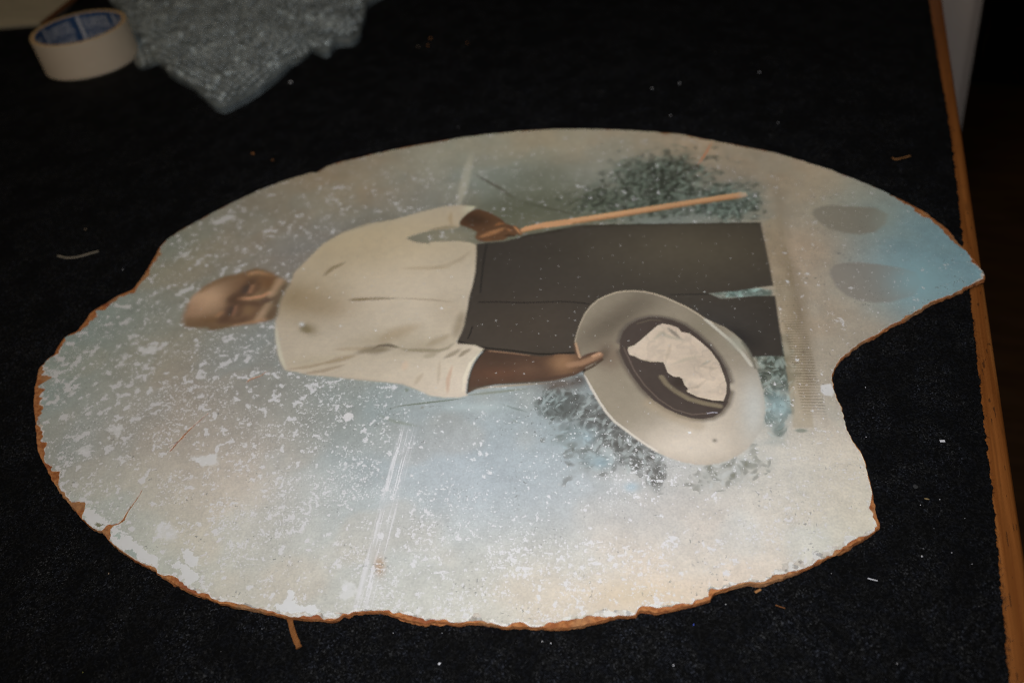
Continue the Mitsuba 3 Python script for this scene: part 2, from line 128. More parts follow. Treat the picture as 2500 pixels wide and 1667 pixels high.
0.86,0.86],0.9],["s",[[-81.5,-2.6],[-79.2,-3.0]],0.7,0.61,[0.86,0.86,0.86],0.9],["s",[[-13.1,40.2],[-11.0,39.7]],0.72,0.63,[0.86,0.86,0.86],0.9],["s",
[[-28.1,68.9],[-26.0,68.5]],0.74,0.65,[0.86,0.86,0.86],0.9],["s",[[-107.5,69.5],[-106.4,69.0]],0.66,0.66,[0.86,0.86,0.86],0.9],["s",[[-132.8,41.4],
[-131.1,40.9]],0.74,0.64,[0.86,0.86,0.86],0.9],["s",[[-122.3,48.1],[-121.4,47.6]],0.74,0.65,[0.86,0.86,0.86],0.9],["s",[[-109.8,34.2],[-109.0,33.7]],
0.64,0.64,[0.86,0.86,0.86],0.9],["s",[[-69.6,-12.4],[-69.2,-12.8]],0.52,0.6,[0.86,0.86,0.86],0.9],["s",[[-64.8,-12.0],[-64.4,-12.4]],0.52,0.6,[0.86,
0.86,0.86],0.9],["s",[[-140.6,-40.5],[-139.5,-40.9]],0.76,0.59,[0.86,0.86,0.86],0.9],["s",[[-33.2,-11.7],[-32.3,-12.1]],0.51,0.6,[0.86,0.86,0.86],0.9],
["s",[[-37.0,-46.1],[-36.0,-46.4]],0.58,0.58,[0.86,0.86,0.86],0.9],["s",[[-49.6,-26.7],[-49.2,-27.1]],0.42,0.59,[0.86,0.86,0.86],0.9],["s",[[-135.3,
73.1],[-134.2,72.7]],0.67,0.67,[0.86,0.86,0.86],0.9],["s",[[-41.0,78.0],[-40.2,77.6]],0.56,0.66,[0.86,0.86,0.86],0.9],["s",[[-56.8,-38.3],[-56.2,
-38.7]],0.42,0.58,[0.86,0.86,0.86],0.9],["s",[[-133.8,-34.3],[-133.0,-34.7]],0.51,0.6,[0.86,0.86,0.86],0.9],["s",[[-148.2,55.2],[-146.1,54.7]],0.94,
0.66,[0.86,0.86,0.86],0.9],["s",[[-169.6,83.3],[-167.2,82.7]],1.35,0.68,[0.86,0.86,0.86],0.9]],"trousers":[["b",[189.0,108.8],[0.00954,-0.00062,
-0.00051,-0.01716],[0.1521,0.1284,0.0883],0.7],["b",[165.9,-1.1],[0.01579,-0.00075,-0.00028,-0.04168],[0.07,0.0659,0.0616],0.6],["b",[50.9,-0.3],
[0.01509,0.00118,-0.00014,-0.02092],[0.0986,0.0746,0.054],0.5],["s",[[-1.0,117.3],[-0.9,101.7],[-0.3,82.1],[0.8,63.2],[2.0,46.2]],0.47,0.78,[0.0264,
0.0242,0.022],0.8],["s",[[-9.4,115.5],[-6.8,95.2],[-5.1,75.8],[-5.0,57.2],[-5.8,40.4],[-5.2,16.2]],0.38,0.76,[0.0284,0.0235,0.0213],0.7],["s",[[2.3,
33.0],[20.3,33.0],[38.4,31.6],[50.2,31.9],[72.2,32.9],[83.2,31.9],[96.4,29.2]],0.44,0.74,[0.0256,0.0211,0.019],0.85],["s",[[1.0,1.5],[0.4,-6.0],[-0.8,
-12.9]],0.5,0.64,[0.0246,0.0203,0.0182],0.8],["s",[[-8.2,-16.6],[-1.4,-19.2],[14.9,-24.4],[36.3,-27.5],[57.5,-31.5],[67.8,-31.5],[86.8,-29.9]],0.69,
0.97,[0.021,0.0171,0.0135],0.8],["s",[[163.8,40.4],[180.9,40.8],[196.1,40.6]],0.35,1.04,[0.0284,0.026,0.0235],0.7],["s",[[88.1,143.0],[136.5,143.3],
[174.6,143.3],[212.2,142.6],[247.5,142.0]],0.77,1.35,[0.0425,0.036,0.0241],0.7],["s",[[248.5,143.1],[248.8,108.4],[248.5,78.1],[247.8,51.0]],0.54,0.89,
[0.0397,0.0368,0.034],0.6],["s",[[18.7,124.3],[32.9,129.4],[66.6,138.1]],1.3,2.11,[0.0319,0.0266,0.0193],0.7],["s",[[246.8,37.1],[245.7,7.1],[244.3,
-29.2]],0.5,0.99,[0.0432,0.0401,0.0404],0.5],["b",[213.5,-12.5],[0.04655,-0.02756,-0.05825,-0.06974],[0.0273,0.0249,0.0249],0.6]],"hat":[["b",[116.4,
5.7],[0.0378,-0.01833,0.0236,-0.0368],[0.1707,0.14,0.1037],0.95],["b",[191.2,-89.2],[0.02762,-0.00231,0.00027,-0.02305],[0.7345,0.638,0.5176],0.8],
["b",[170.7,-124.1],[0.02198,-0.00478,-0.00193,-0.0451],[0.837,0.7337,0.6112],0.85],["b",[216.6,-88.9],[0.09259,-0.0106,0.00034,-0.02944],[0.7242,
0.7433,0.706],0.7],["b",[186.3,-2.5],[0.05663,-0.03628,-0.05708,-0.06495],[0.2911,0.253,0.1835],0.7],["b",[115.1,-35.0],[0.07793,0.00065,2e-05,
-0.05778],[0.1948,0.139,0.0982],0.7],["s",[[121.5,-17.0],[124.0,-5.8],[129.0,2.4],[136.6,8.7],[145.8,11.9],[154.2,11.5],[163.2,8.5],[172.8,2.0],[181.9,
-8.6],[190.5,-22.0],[196.5,-34.9],[200.7,-48.6],[202.2,-60.7]],1.18,3.87,[0.1258,0.1029,0.0869],0.8],["s",[[201.5,-72.5],[198.2,-84.0],[193.1,-92.3],
[186.9,-96.9],[179.6,-98.7],[172.3,-98.1],[163.8,-94.6],[154.4,-88.6],[145.8,-80.4],[137.7,-68.7],[130.9,-55.6],[124.7,-40.8],[121.5,-29.0]],1.19,3.73,
[0.1503,0.1194,0.092],0.8],["s",[[143.4,-83.6],[161.4,-97.7],[175.6,-104.5]],2.23,6.7,[0.4721,0.3708,0.25],0.5],["s",[[85.2,-21.8],[86.9,-6.9],[89.4,
4.6],[92.8,17.0],[97.7,27.0],[103.2,34.4],[110.1,39.8],[117.9,44.0],[124.9,45.7],[133.7,46.0],[142.3,44.7],[150.9,41.5],[159.3,36.7],[167.6,30.5],
[175.7,24.3],[183.5,16.3],[189.6,9.1],[195.0,4.6]],0.79,0.79,[0.6067,0.5053,0.3752],0.9],["s",[[189.6,9.1],[198.3,-3.8],[208.2,-18.5],[214.7,-31.5],
[219.5,-44.1]],0.81,1.62,[0.7599,0.7281,0.6263],0.7],["b",[212.0,-19.7],[0.03651,-0.08838,-0.14579,-0.0692],[0.465,0.4541,0.3655],0.8],["s",[[216.1,
-18.5],[219.7,-28.0],[222.2,-40.7],[222.9,-46.3]],0.79,2.05,[0.1777,0.171,0.1354],0.8],["s",[[94.8,-56.2],[100.6,-69.4],[106.3,-82.3],[111.8,-93.1],
[117.9,-102.2],[125.2,-109.5],[132.5,-116.7],[139.5,-123.3],[146.5,-128.8]],1.05,0.9,[0.8055,0.7367,0.6515],0.8],["b",[109.0,-31.6],[0.18473,0.00281,
0.07493,-0.10104],[0.1098,0.0797,0.0584],0.7],["s",[[94.7,-50.0],[101.2,-45.2],[107.7,-38.0]],0.8,1.47,[0.0692,0.0436,0.0291],0.85],["s",[[92.8,-54.3],
[94.1,-49.1]],1.07,0.93,[0.0145,0.01,0.0087],0.95],["b",[186.6,-118.6],[0.5682,-0.04601,0.00935,-0.52961],[0.2415,0.2003,0.149],0.8],["p",[[168.8,
-110.8],[170.9,-110.6],[171.3,-112.3],[169.4,-112.7]],0.37,[0.86,0.86,0.86],0.9]],"lining":[["s",[[152.6,-56.6],[156.2,-64.3],[162.7,-71.8],[171.3,
-79.1],[181.4,-83.2],[192.9,-86.2]],1.82,1.52,[0.2815,0.2276,0.1513],0.85],["s",[[173.0,-74.4],[184.5,-80.6],[196.2,-82.0]],0.6,0.76,[0.0601,0.0456,
0.0361],0.8],["s",[[124.7,-24.3],[132.5,-49.9],[140.0,-65.5],[149.5,-79.3],[160.3,-89.6],[172.6,-94.5],[183.6,-93.4]],0.38,0.69,[0.1839,0.1364,0.112],
0.7],["s",[[183.6,-93.4],[186.6,-92.3],[190.2,-92.5]],0.37,0.6,[0.5285,0.4946,0.5593],0.7],["s",[[135.7,4.2],[145.8,8.6],[154.1,7.9]],0.42,0.84,
[0.1681,0.1342,0.0933],0.6],["b",[165.4,-63.1],[0.18771,-0.00951,0.00094,-0.154],[0.0556,0.0419,0.0328],0.7],["b",[200.2,-62.9],[0.26661,-0.02442,
0.00029,-0.04736],[0.1238,0.1012,0.0853],0.5]],"paper":[["s",[[159.5,-1.0],[164.1,-7.3],[168.6,-14.7]],1.32,1.65,[0.2689,0.2327,0.1825],0.75],["s",
[[146.7,-17.1],[154.3,-7.2],[160.7,-12.2],[171.8,-15.9]],1.15,2.47,[0.4811,0.4302,0.3243],0.6],["s",[[161.2,-19.5],[159.1,-29.1],[156.4,-39.6]],0.65,
1.94,[0.5648,0.4558,0.3358],0.6],["s",[[160.9,-43.0],[172.2,-37.3],[183.3,-33.8]],0.8,2.39,[0.5389,0.4713,0.3485],0.5],["s",[[182.6,-44.1],[190.8,
-38.4]],0.79,1.59,[0.4665,0.4164,0.3126],0.6],["s",[[179.5,-44.1],[190.1,-47.5],[197.1,-46.4]],0.63,1.89,[0.5263,0.4275,0.3115],0.5],["b",[181.9,
-65.2],[0.06647,-0.00467,0.00047,-0.07232],[0.8303,0.6931,0.5518],0.5],["s",[[129.5,-33.2],[137.4,-37.9],[154.7,-40.8]],0.48,1.12,[0.4649,0.3802,
0.2741],0.6],["s",[[168.9,-68.5],[178.0,-67.4],[186.2,-58.6]],0.46,1.85,[0.5801,0.4698,0.3482],0.5]],"forearm":[["b",[23.1,-34.0],[0.0361,0.00408,
1e-05,-0.101],[0.0793,0.0493,0.0346],0.8],["b",[29.4,-53.6],[0.04347,0.00471,0.0006,-0.15045],[0.1414,0.0711,0.0444],0.8],["b",[77.8,-40.9],[0.11402,
0.00582,0.00017,-0.1151],[0.381,0.2326,0.129],0.95],["b",[77.8,-39.9],[0.07799,0.00398,7e-05,-0.05799],[0.2962,0.1585,0.0858],0.6],["s",[[82.7,-43.8],
[92.0,-41.9],[99.9,-37.0],[106.6,-32.0]],2.3,2.7,[0.3933,0.2272,0.135],0.85],["s",[[101.2,-34.0],[105.9,-31.1]],1.09,1.36,[0.5773,0.3456,0.2173],0.8],
["s",[[87.1,-18.9],[88.8,-27.1],[90.8,-35.0]],0.96,0.96,[0.5295,0.345,0.2168],0.9],["s",[[59.6,-60.1],[76.0,-57.2],[89.1,-54.3],[94.9,-49.5]],1.06,
2.39,[0.0982,0.0609,0.043],0.8],["s",[[9.1,-70.6],[20.2,-67.8],[39.9,-64.4],[59.7,-62.4]],1.33,1.99,[0.1049,0.0766,0.053],0.8],["s",[[14.9,-27.0],
[10.6,-35.0],[7.8,-43.0],[6.2,-51.8],[5.9,-63.2],[6.8,-74.3]],0.68,1.35,[0.0286,0.021,0.016],0.85],["s",[[18.9,-28.0],[36.6,-30.5],[50.7,-33.0]],0.41,
1.1,[0.3176,0.188,0.1178],0.7],["s",[[54.4,-36.0],[63.3,-36.0],[68.6,-34.0]],0.68,1.77,[0.1275,0.0755,0.049],0.7],["b",[51.9,-47.7],[0.09855,0.00803,
0.00037,-0.13066],[0.1618,0.0931,0.0597],0.6]],"upper_hand":[["b",[-17.0,158.5],[0.04898,0.00637,-0.00262,-0.06825],[0.0788,0.0455,0.028],0.95],["b",
[-0.6,163.8],[0.06532,-0.00499,-0.06955,-0.10726],[0.1641,0.087,0.0456],0.7],["s",[[-9.7,128.0],[-2.8,131.9],[5.8,137.3],[13.5,142.8]],2.8,2.8,[0.4951,
0.2447,0.1148],0.9],["s",[[21.6,145.4],[25.5,139.5],[29.9,131.6]],0.99,1.15,[0.6737,0.3344,0.1604],0.9],["s",[[15.3,141.3],[19.9,136.8]],0.98,1.31,
[0.4503,0.2065,0.0956],0.8],["s",[[14.0,130.0],[19.8,129.8],[26.5,128.2]],1.14,1.47,[0.0586,0.033,0.019],0.9],["s",[[16.6,145.6],[20.1,139.7]],0.49,
0.82,[0.1544,0.0767,0.0392],0.8],["s",[[-5.9,123.6],[4.0,123.3]],0.81,1.46,[0.2612,0.1217,0.0554],0.7],["s",[[3.1,146.0],[7.7,150.2],[12.0,149.3]],1.0,
1.83,[0.4601,0.2028,0.0823],0.7],["s",[[-3.9,134.8],[6.6,130.2]],0.49,1.14,[0.2757,0.1242,0.0529],0.5]],"stick":[["s",[[30.8,135.1],[50.0,141.8]],0.49,
1.15,[0.3333,0.1581,0.0607],0.8],["s",[[78.1,147.7],[117.2,156.6],[156.4,166.5],[195.8,176.4],[239.2,185.8]],0.69,1.58,[0.3377,0.1709,0.0802],0.8],
["s",[[77.9,153.4],[117.1,162.8],[156.5,172.2],[196.1,181.8],[235.9,191.4]],0.5,1.39,[0.86,0.5487,0.2811],0.8],["b",[239.8,191.6],[0.17196,-0.01829,
-0.00435,-0.09178],[0.7509,0.6455,0.4927],0.9]],"head":[["b",[-162.4,39.6],[0.04455,0.01333,-0.00042,-0.02956],[0.4124,0.3451,0.236],1.0],["b",[-166.0,
40.8],[0.15507,0.04691,-0.0012,-0.08346],[0.2649,0.2118,0.1304],0.6],["s",[[-172.0,28.9],[-161.7,26.4],[-152.3,26.9]],0.61,1.82,[0.303,0.2461,0.1575],
0.6],["s",[[-174.0,45.8],[-165.9,45.7],[-158.1,46.8]],0.62,1.86,[0.338,0.2773,0.1812],0.5],["b",[-250.4,40.8],[0.0349,0.02765,0.02075,-0.03826],[0.86,
0.5812,0.3763],0.92],["b",[-255.1,27.5],[0.06359,0.03637,0.04257,-0.04576],[0.5558,0.3463,0.2234],0.5],["b",[-229.8,10.8],[0.05202,0.01984,0.00748,
-0.14207],[0.2648,0.1556,0.0813],0.9],["s",[[-253.5,7.5],[-239.5,2.8],[-215.8,3.2]],1.01,10.75,[0.2309,0.149,0.0854],0.5903999999999999],["s",[[-257.7,
55.3],[-250.6,65.4],[-239.6,72.3],[-225.4,75.3],[-218.1,73.8]],0.77,8.91,[0.2757,0.1723,0.0936],0.5903999999999999],["s",[[-255.4,6.4],[-260.2,16.9],
[-261.8,30.0]],0.74,4.4,[0.4027,0.2964,0.2107],0.63],["s",[[-216.9,70.6],[-221.0,62.9],[-221.0,46.6]],1.07,16.52,[0.2959,0.1645,0.089],0.4428],["s",
[[-217.5,77.1],[-209.8,79.6],[-196.6,72.8]],1.03,4.33,[0.6571,0.3958,0.2158],0.765],["s",[[-220.5,83.5],[-214.1,84.7],[-201.7,80.7]],0.47,4.25,[0.2657,
0.1723,0.0869],0.6642],["b",[-195.8,62.5],[0.10034,0.03274,-0.00134,-0.07249],[0.2666,0.1433,0.0685],0.9],["s",[[-208.8,66.5],[-198.3,70.2],[-188.6,
63.6]],1.23,11.41,[0.2642,0.146,0.0767],0.5903999999999999],["b",[-199.4,22.2],[0.06507,0.02609,0.01023,-0.06756],[0.2503,0.1499,0.0936],0.8],["b",
[-218.4,41.6],[0.02425,0.04044,-0.10784,0.01792],[0.2455,0.148,0.0968],0.6],["b",[-216.7,18.8],[0.20434,-0.04629,0.20616,-0.16993],[0.2188,0.1318,
0.0869],0.6],["s",[[-213.2,64.7],[-214.9,55.2],[-217.3,47.7],[-222.1,40.4]],1.96,8.16,[0.1372,0.0841,0.0546],0.6789599999999999],["s",[[-214.6,56.5],
[-214.0,51.4]],1.51,5.64,[0.0858,0.0658,0.0629],0.5903999999999999],["s",[[-204.8,60.7],[-203.7,53.8],[-208.4,45.8]],0.68,5.14,[0.1835,0.0995,0.0593],
0.6273],["s",[[-209.6,58.9],[-209.0,50.1]],0.69,3.01,[0.4447,0.2408,0.1468],0.72],["s",[[-216.2,40.1],[-206.7,40.8],[-195.4,43.7],[-191.0,48.0]],1.06,
3.28,[0.7238,0.3994,0.23],0.828],["s",[[-216.7,36.7],[-205.8,33.5],[-194.2,33.0],[-188.0,41.2]],1.26,6.02,[0.1429,0.0824,0.0554],0.6789599999999999],
["s",[[-188.8,38.7],[-185.9,42.4]],1.49,5.06,[0.1777,0.1169,0.0861],0.5903999999999999],["s",[[-219.3,41.6],[-219.0,31.9],[-218.8,22.4],[-219.4,13.0]],
2.2,8.45,[0.155,0.0909,0.0602],0.6789599999999999],["s",[[-218.1,27.1],[-216.8,22.3]],1.32,5.49,[0.0964,0.0691,0.0622],0.5903999999999999],["s",
[[-214.9,29.4],[-213.5,18.8]],0.49,2.63,[0.4137,0.2202,0.1419],0.63],["s",[[-210.4,30.6],[-208.3,23.4],[-209.0,17.6]],0.66,4.5,[0.1612,0.0913,0.0588],
0.6273],["s",[[-202.6,10.6],[-194.6,17.4],[-193.4,26.8],[-199.0,32.8]],1.32,7.96,[0.1746,0.0968,0.0615],0.24599999999999997],["b",[-201.0,24.5],
[0.17768,0.06132,-0.00159,-0.14213],[0.3204,0.1994,0.1078],0.8],["s",[[-219.8,11.9],[-210.1,9.5],[-203.0,11.7]],1.16,6.87,[0.1676,0.0961,0.0627],
0.5903999999999999],["s",[[-227.6,17.8],[-225.7,21.3]],0.61,3.52,[0.518,0.2886,0.1604],0.63],["s",[[-186.1,66.1],[-186.2,56.0],[-187.1,46.0]],1.64,
5.71,[0.6694,0.4683,0.2978],0.72],["s",[[-184.5,30.3],[-187.0,20.8],[-187.8,11.6]],1.82,5.51,[0.5997,0.4257,0.2813],0.765],["s",[[-177.1,55.8],[-178.6,
42.2],[-178.4,29.0],[-177.8,17.3]],2.06,8.45,[0.1547,0.1065,0.0654],0.6789599999999999],["s",[[-210.8,2.6],[-197.4,7.1],[-183.1,11.5]],0.6,3.45,
[0.5184,0.3042,0.1746],0.63],["s",[[-228.4,-1.2],[-220.5,-1.2],[-210.6,2.1]],0.65,4.88,[0.1981,0.1242,0.0621],0.6642]]},"bush":[[[106.4,-123.4],
[0.0201,-0.00827,-0.01657,-0.02407],0.62,[0.1481,0.1475,0.1279],[0.4795,0.5282,0.5216]],[[113.2,-107.5],[0.01649,-0.01196,-0.02348,-0.02395],0.6,
[0.1353,0.1347,0.119],[0.4751,0.5242,0.518]],[[155.7,210.7],[0.01787,-0.00053,0.00354,-0.01591],1.12,[0.0369,0.0439,0.03],[0.3323,0.4141,0.3375]],
[[220.1,178.0],[0.02613,-0.00234,-0.00134,-0.03027],1.05,[0.0493,0.0678,0.052],[0.4206,0.5326,0.4607]],[[112.0,182.8],[0.0245,0.00023,-0.00119,
-0.02689],0.95,[0.0404,0.0494,0.0349],[0.2385,0.2717,0.2027]],[[79.7,-84.0],[0.05579,0.00287,0.0005,-0.04848],1.12,[0.0577,0.0651,0.0569],[0.4508,
0.5452,0.5394]],[[104.4,-99.3],[0.03513,-0.01214,-0.0264,-0.03735],1.15,[0.0726,0.0606,0.0562],[0.4643,0.5064,0.4817]],[[129.6,-128.1],[0.03813,
-0.01477,-0.03852,-0.0498],1.15,[0.0851,0.076,0.067],[0.5242,0.5621,0.5419]],[[84.1,-121.0],[0.05845,0.00282,0.00132,-0.0744],0.55,[0.1634,0.1628,
0.1163],[0.4353,0.5933,0.6572]],[[145.4,-143.0],[0.13062,-0.00391,0.01227,-0.04803],0.95,[0.1159,0.1049,0.0938],[0.5761,0.6093,0.6021]],[[234.4,-50.1],
[0.05936,-0.00771,9e-05,-0.02623],1.1,[0.0527,0.0654,0.0493],[0.4414,0.5282,0.4711]],[[232.1,-92.7],[0.0781,-0.01045,0.00043,-0.03458],0.7,[0.2017,
0.2462,0.2188],[0.6011,0.7013,0.6993]],[[193.3,-145.5],[0.02932,-0.00271,0.01774,-0.05443],0.6,[0.2414,0.2413,0.191],[0.6618,0.6772,0.656]],[[225.7,
41.5],[0.04284,-0.00464,-0.00194,-0.12323],1.1,[0.1074,0.1496,0.1292],[0.5346,0.7317,0.6725]]],"rbf":[[-340.6,-49.3,0.4191,0.523,0.5,0.8,0.5],[-285.5,
-49.2,0.4773,0.4403,0.349,0.8,0.5],[-290.4,2.0,0.4415,0.4548,0.3883,0.6,0.5],[-342.5,13.3,0.3891,0.4725,0.4402,0.5,0.4],[-288.5,90.0,0.4818,0.4372,
0.3311,0.7,0.4],[-315.2,123.8,0.3635,0.4212,0.3581,0.6,0.3],[-247.7,149.4,0.4601,0.4012,0.3107,0.75,0.3],[-218.3,192.3,0.4046,0.402,0.3361,0.45,0.3],
[-184.6,229.9,0.5204,0.4274,0.2951,0.35,0.3],[-143.2,244.0,0.5466,0.4504,0.3142,0.3,0.2],[-90.5,201.8,0.3551,0.3517,0.3043,0.4,0.3],[-80.1,265.5,0.474,
0.4974,0.4204,0.35,0.3],[-63.0,299.2,0.6105,0.5887,0.4497,0.2,0.2],[26.6,311.1,0.6519,0.5824,0.4194,0.15,0.2],[-11.2,244.9,0.3877,0.4294,0.3753,0.3,
0.3],[33.8,218.8,0.245,0.2482,0.1738,0.1,0.1],[18.5,160.7,0.2146,0.2077,0.1498,0.05,0.1],[115.7,287.5,0.685,0.5947,0.4292,0.1,0.1],[115.8,253.9,0.3664,
0.3925,0.3448,0.2,0.2],[216.4,224.6,0.3911,0.3856,0.3319,0.05,0.1],[223.4,173.1,0.2845,0.315,0.2771,0.0,0.1],[220.3,272.2,0.7225,0.5762,0.397,0.05,
0.1],[270.8,192.2,0.6209,0.4951,0.3467,0.05,0.1],[276.5,106.2,0.6171,0.4949,0.3634,0.0,0.05],[312.8,219.4,0.7159,0.5958,0.4275,0.15,0.1],[343.0,181.7,
0.4964,0.5523,0.482,0.0,0.05],[383.5,127.4,0.3155,0.4872,0.5322,0.0,0.05],[400.5,68.4,0.3498,0.5722,0.6578,0.0,0.1],[347.8,47.8,0.3982,0.5403,0.5594,
0.0,0.1],[278.9,17.8,0.5696,0.4692,0.3514,0.05,0.1],[265.6,-25.3,0.4798,0.391,0.2834,0.1,0.1],[286.5,-25.3,0.5141,0.4632,0.3859,0.05,0.1],[264.9,-47.6,
0.5705,0.4728,0.358,0.1,0.1],[262.0,-143.7,0.86,0.766,0.6413,0.05,0.3],[268.4,-176.1,0.86,0.8386,0.698,0.1,0.4],[225.5,-144.6,0.7386,0.7063,0.6554,0.1,
0.4],[194.2,-193.8,0.793,0.7274,0.6531,0.35,0.7],[166.4,-237.6,0.8576,0.7341,0.5967,0.4,0.8],[118.6,-247.6,0.8152,0.7038,0.5651,0.4,0.8],[69.8,-241.6,
0.7437,0.6883,0.5845,0.45,0.8],[91.9,-181.4,0.5642,0.585,0.5889,0.2,0.55],[34.3,-149.0,0.5047,0.5504,0.5875,0.05,0.3],[-11.9,-131.6,0.4757,0.517,
0.5567,0.1,0.3],[-16.7,-184.7,0.5683,0.5876,0.5764,0.35,0.6],[-5.2,-244.8,0.6992,0.6772,0.6022,0.45,0.8],[-67.4,-113.2,0.3394,0.4024,0.4057,0.45,0.7],
[-64.3,-186.1,0.5507,0.6024,0.5954,0.45,0.8],[-56.5,-247.0,0.7031,0.6701,0.5906,0.65,0.8],[-115.6,-187.6,0.7517,0.6886,0.6173,0.5,0.8],[-155.7,-114.6,
0.4964,0.4662,0.4248,0.65,0.7],[-113.8,-234.9,0.6845,0.6568,0.5659,0.65,0.7],[-212.9,-94.4,0.5072,0.4532,0.3847,0.75,0.7],[-181.0,-172.2,0.7871,0.7,
0.6079,0.6,0.8],[-218.6,-190.7,0.5905,0.6341,0.575,0.6,0.5],[-270.6,-116.4,0.5545,0.5319,0.4844,0.75,0.6],[-311.1,-117.0,0.4707,0.5374,0.5119,0.8,0.5],
[-174.9,-222.0,0.6488,0.671,0.5819,0.55,0.6],[-136.9,-71.7,0.3494,0.3688,0.3411,0.55,0.5],[-90.5,-57.8,0.3701,0.4079,0.3819,0.45,0.6],[-35.9,-83.9,
0.3744,0.397,0.3692,0.25,0.3],[12.3,-91.8,0.3995,0.4302,0.4094,0.0,0.2],[61.1,-130.2,0.4759,0.5193,0.53,0.05,0.2],[58.4,-95.3,0.3149,0.3625,0.3609,0.0,
0.1],[233.0,-89.2,0.535,0.4837,0.3966,0.05,0.2],[209.0,-127.3,0.5691,0.638,0.6396,0.05,0.2],[144.9,-163.5,0.5447,0.5596,0.5707,0.15,0.5],[-231.2,46.2,
0.3786,0.3602,0.298,0.5,0.3],[-192.0,106.9,0.3553,0.3362,0.3082,0.4,0.3],[-171.6,-48.8,0.3587,0.3763,0.3556,0.6,0.5],[-76.7,129.9,0.2659,0.2598,0.2065,
0.2,0.2],[184.5,39.8,0.2881,0.3098,0.2722,0.0,0.1]],"base":{"shirt":[0.6612,0.5719,0.4437],"trousers":[0.0682,0.058,0.0485],"hat":[0.3492,0.2973,
0.2227],"lining":[0.0871,0.0668,0.0565],"paper":[0.7155,0.5899,0.4619],"forearm":[0.1047,0.0624,0.0428],"upper_hand":[0.1725,0.0914,0.0493],
"stick":[0.8277,0.4571,0.2335],"head":[0.3124,0.1958,0.1193]},"cracks":[[[-228.5,-208.5,0.44],[-226.1,-205.6,0.98],[-224.5,-202.4,1.16],[-221.7,-201.6,
0.62],[-217.5,-199.7,0.62],[-215.4,-196.8,0.98]],[[-215.4,-196.8,0.98],[-215.5,-192.5,0.63],[-215.4,-189.2,0.5],[-214.1,-182.1,0.41],[-213.3,-175.4,
0.37],[-213.4,-171.5,0.32]],[[-209.9,-132.3,0.26],[-201.3,-121.4,0.53]],[[-207.3,-135.5,0.52],[-204.5,-125.9,0.61],[-201.1,-115.7,0.71],[-194.9,-102.9,
0.36],[-191.0,-94.7,0.14]],[[-172.6,-63.6,0.37],[-170.4,-60.4,0.94],[-163.7,-56.8,0.66],[-160.1,-51.8,0.24],[-154.0,-46.0,0.09]],[[-48.4,-258.8,0.06],
[-42.7,-259.6,0.24],[-39.9,-260.3,0.31]],[[-223.5,-207.7,1.33],[-223.0,-204.1,1.78],[-221.4,-202.3,0.89]],[[-219.0,-212.4,1.32],[-222.0,-206.2,1.33]]],
"edge":[[-339.8,-94.8,8.0,1.0],[-355.1,-57.9,12.0,1.0],[-358.2,-17.7,2.0,1.0],[-352.6,20.4,10.0,0.0],[-329.9,61.2,4.0,0.0],[-332.2,112.4,5.0,0.0],
[-328.1,132.7,2.0,0.5],[-231.5,234.2,1.0,0.5],[-206.2,257.8,2.0,0.5],[-108.6,295.4,2.5,0.0],[-79.7,316.1,4.0,0.0],[-63.0,328.8,1.0,0.0],[29.5,331.5,
3.0,0.0],[61.3,332.0,0.6,0.4],[93.1,328.7,3.5,0.0],[128.8,326.1,0.7,0.0],[168.1,316.9,4.0,0.0],[218.2,295.7,2.0,0.0],[278.7,250.4,1.0,1.0],[335.9,
220.1,0.6,1.0],[363.2,189.7,1.5,0.0],[383.4,168.1,6.0,0.0],[392.4,147.9,6.0,1.0],[406.0,134.6,5.0,0.0],[412.5,109.8,3.0,0.0],[415.4,75.1,4.0,1.0],
[415.9,64.1,1.0,2.0],[400.6,45.8,1.0,0.0],[363.7,23.3,1.0,0.0],[337.7,3.9,2.0,0.0],[312.6,-14.9,1.0,0.0],[279.9,-46.3,0.4,0.0],[275.6,-59.1,0.2,0.0],
[277.2,-91.5,0.2,0.0],[283.3,-128.4,0.2,0.0],[281.4,-162.2,0.6,0.0],[281.8,-171.7,5.0,0.0],[280.7,-182.5,2.0,0.5],[276.7,-190.2,5.0,1.5],[266.7,-197.9,
2.0,3.0],[245.2,-211.6,4.0,4.0],[232.1,-219.1,1.2,5.0],[214.3,-229.5,4.0,2.5],[202.4,-230.8,2.5,1.0],[190.4,-233.2,0.7,2.5],[173.4,-239.2,5.0,2.5],
[151.9,-245.5,4.0,1.5],[137.6,-251.3,3.0,1.5],[106.9,-260.5,4.0,4.0],[83.4,-264.1,4.0,1.0],[59.5,-264.5,4.0,1.0],[35.1,-262.5,1.5,5.0],[10.2,-261.1,
2.0,2.0],[-15.4,-258.2,3.0,1.0],[-33.0,-259.0,1.5,1.0],[-47.5,-262.4,1.0,1.0],[-57.0,-264.9,4.0,2.0],[-78.0,-263.7,2.0,2.0],[-94.7,-260.4,2.5,1.0],
[-127.0,-252.1,1.0,2.0],[-151.8,-244.5,5.0,2.0],[-172.0,-236.4,2.0,1.0],[-185.8,-230.9,0.4,0.5],[-208.6,-219.3,0.4,0.3],[-229.4,-207.1,0.4,0.3],
[-246.3,-197.6,0.4,0.3],[-256.1,-187.5,7.0,1.0],[-274.4,-173.8,0.6,1.0],[-290.7,-155.6,6.0,1.0],[-301.4,-148.1,1.0,1.0],[-317.4,-128.5,8.0,2.0],
[-330.1,-112.0,5.0,2.0]],"O":[-0.2265,0.46837],"felt_edge":[[0.1513,1.2189],[0.1528,1.0694],[0.1558,0.9029],[0.1565,0.7672],[0.155,0.6651],[0.1555,
0.5873],[0.1549,0.5224],[0.1541,0.4485],[0.1535,0.3848],[0.1527,0.3378],[0.1519,0.2963],[0.1509,0.262]],"wood_outer":[[0.1612,1.2302],[0.1639,1.0668],
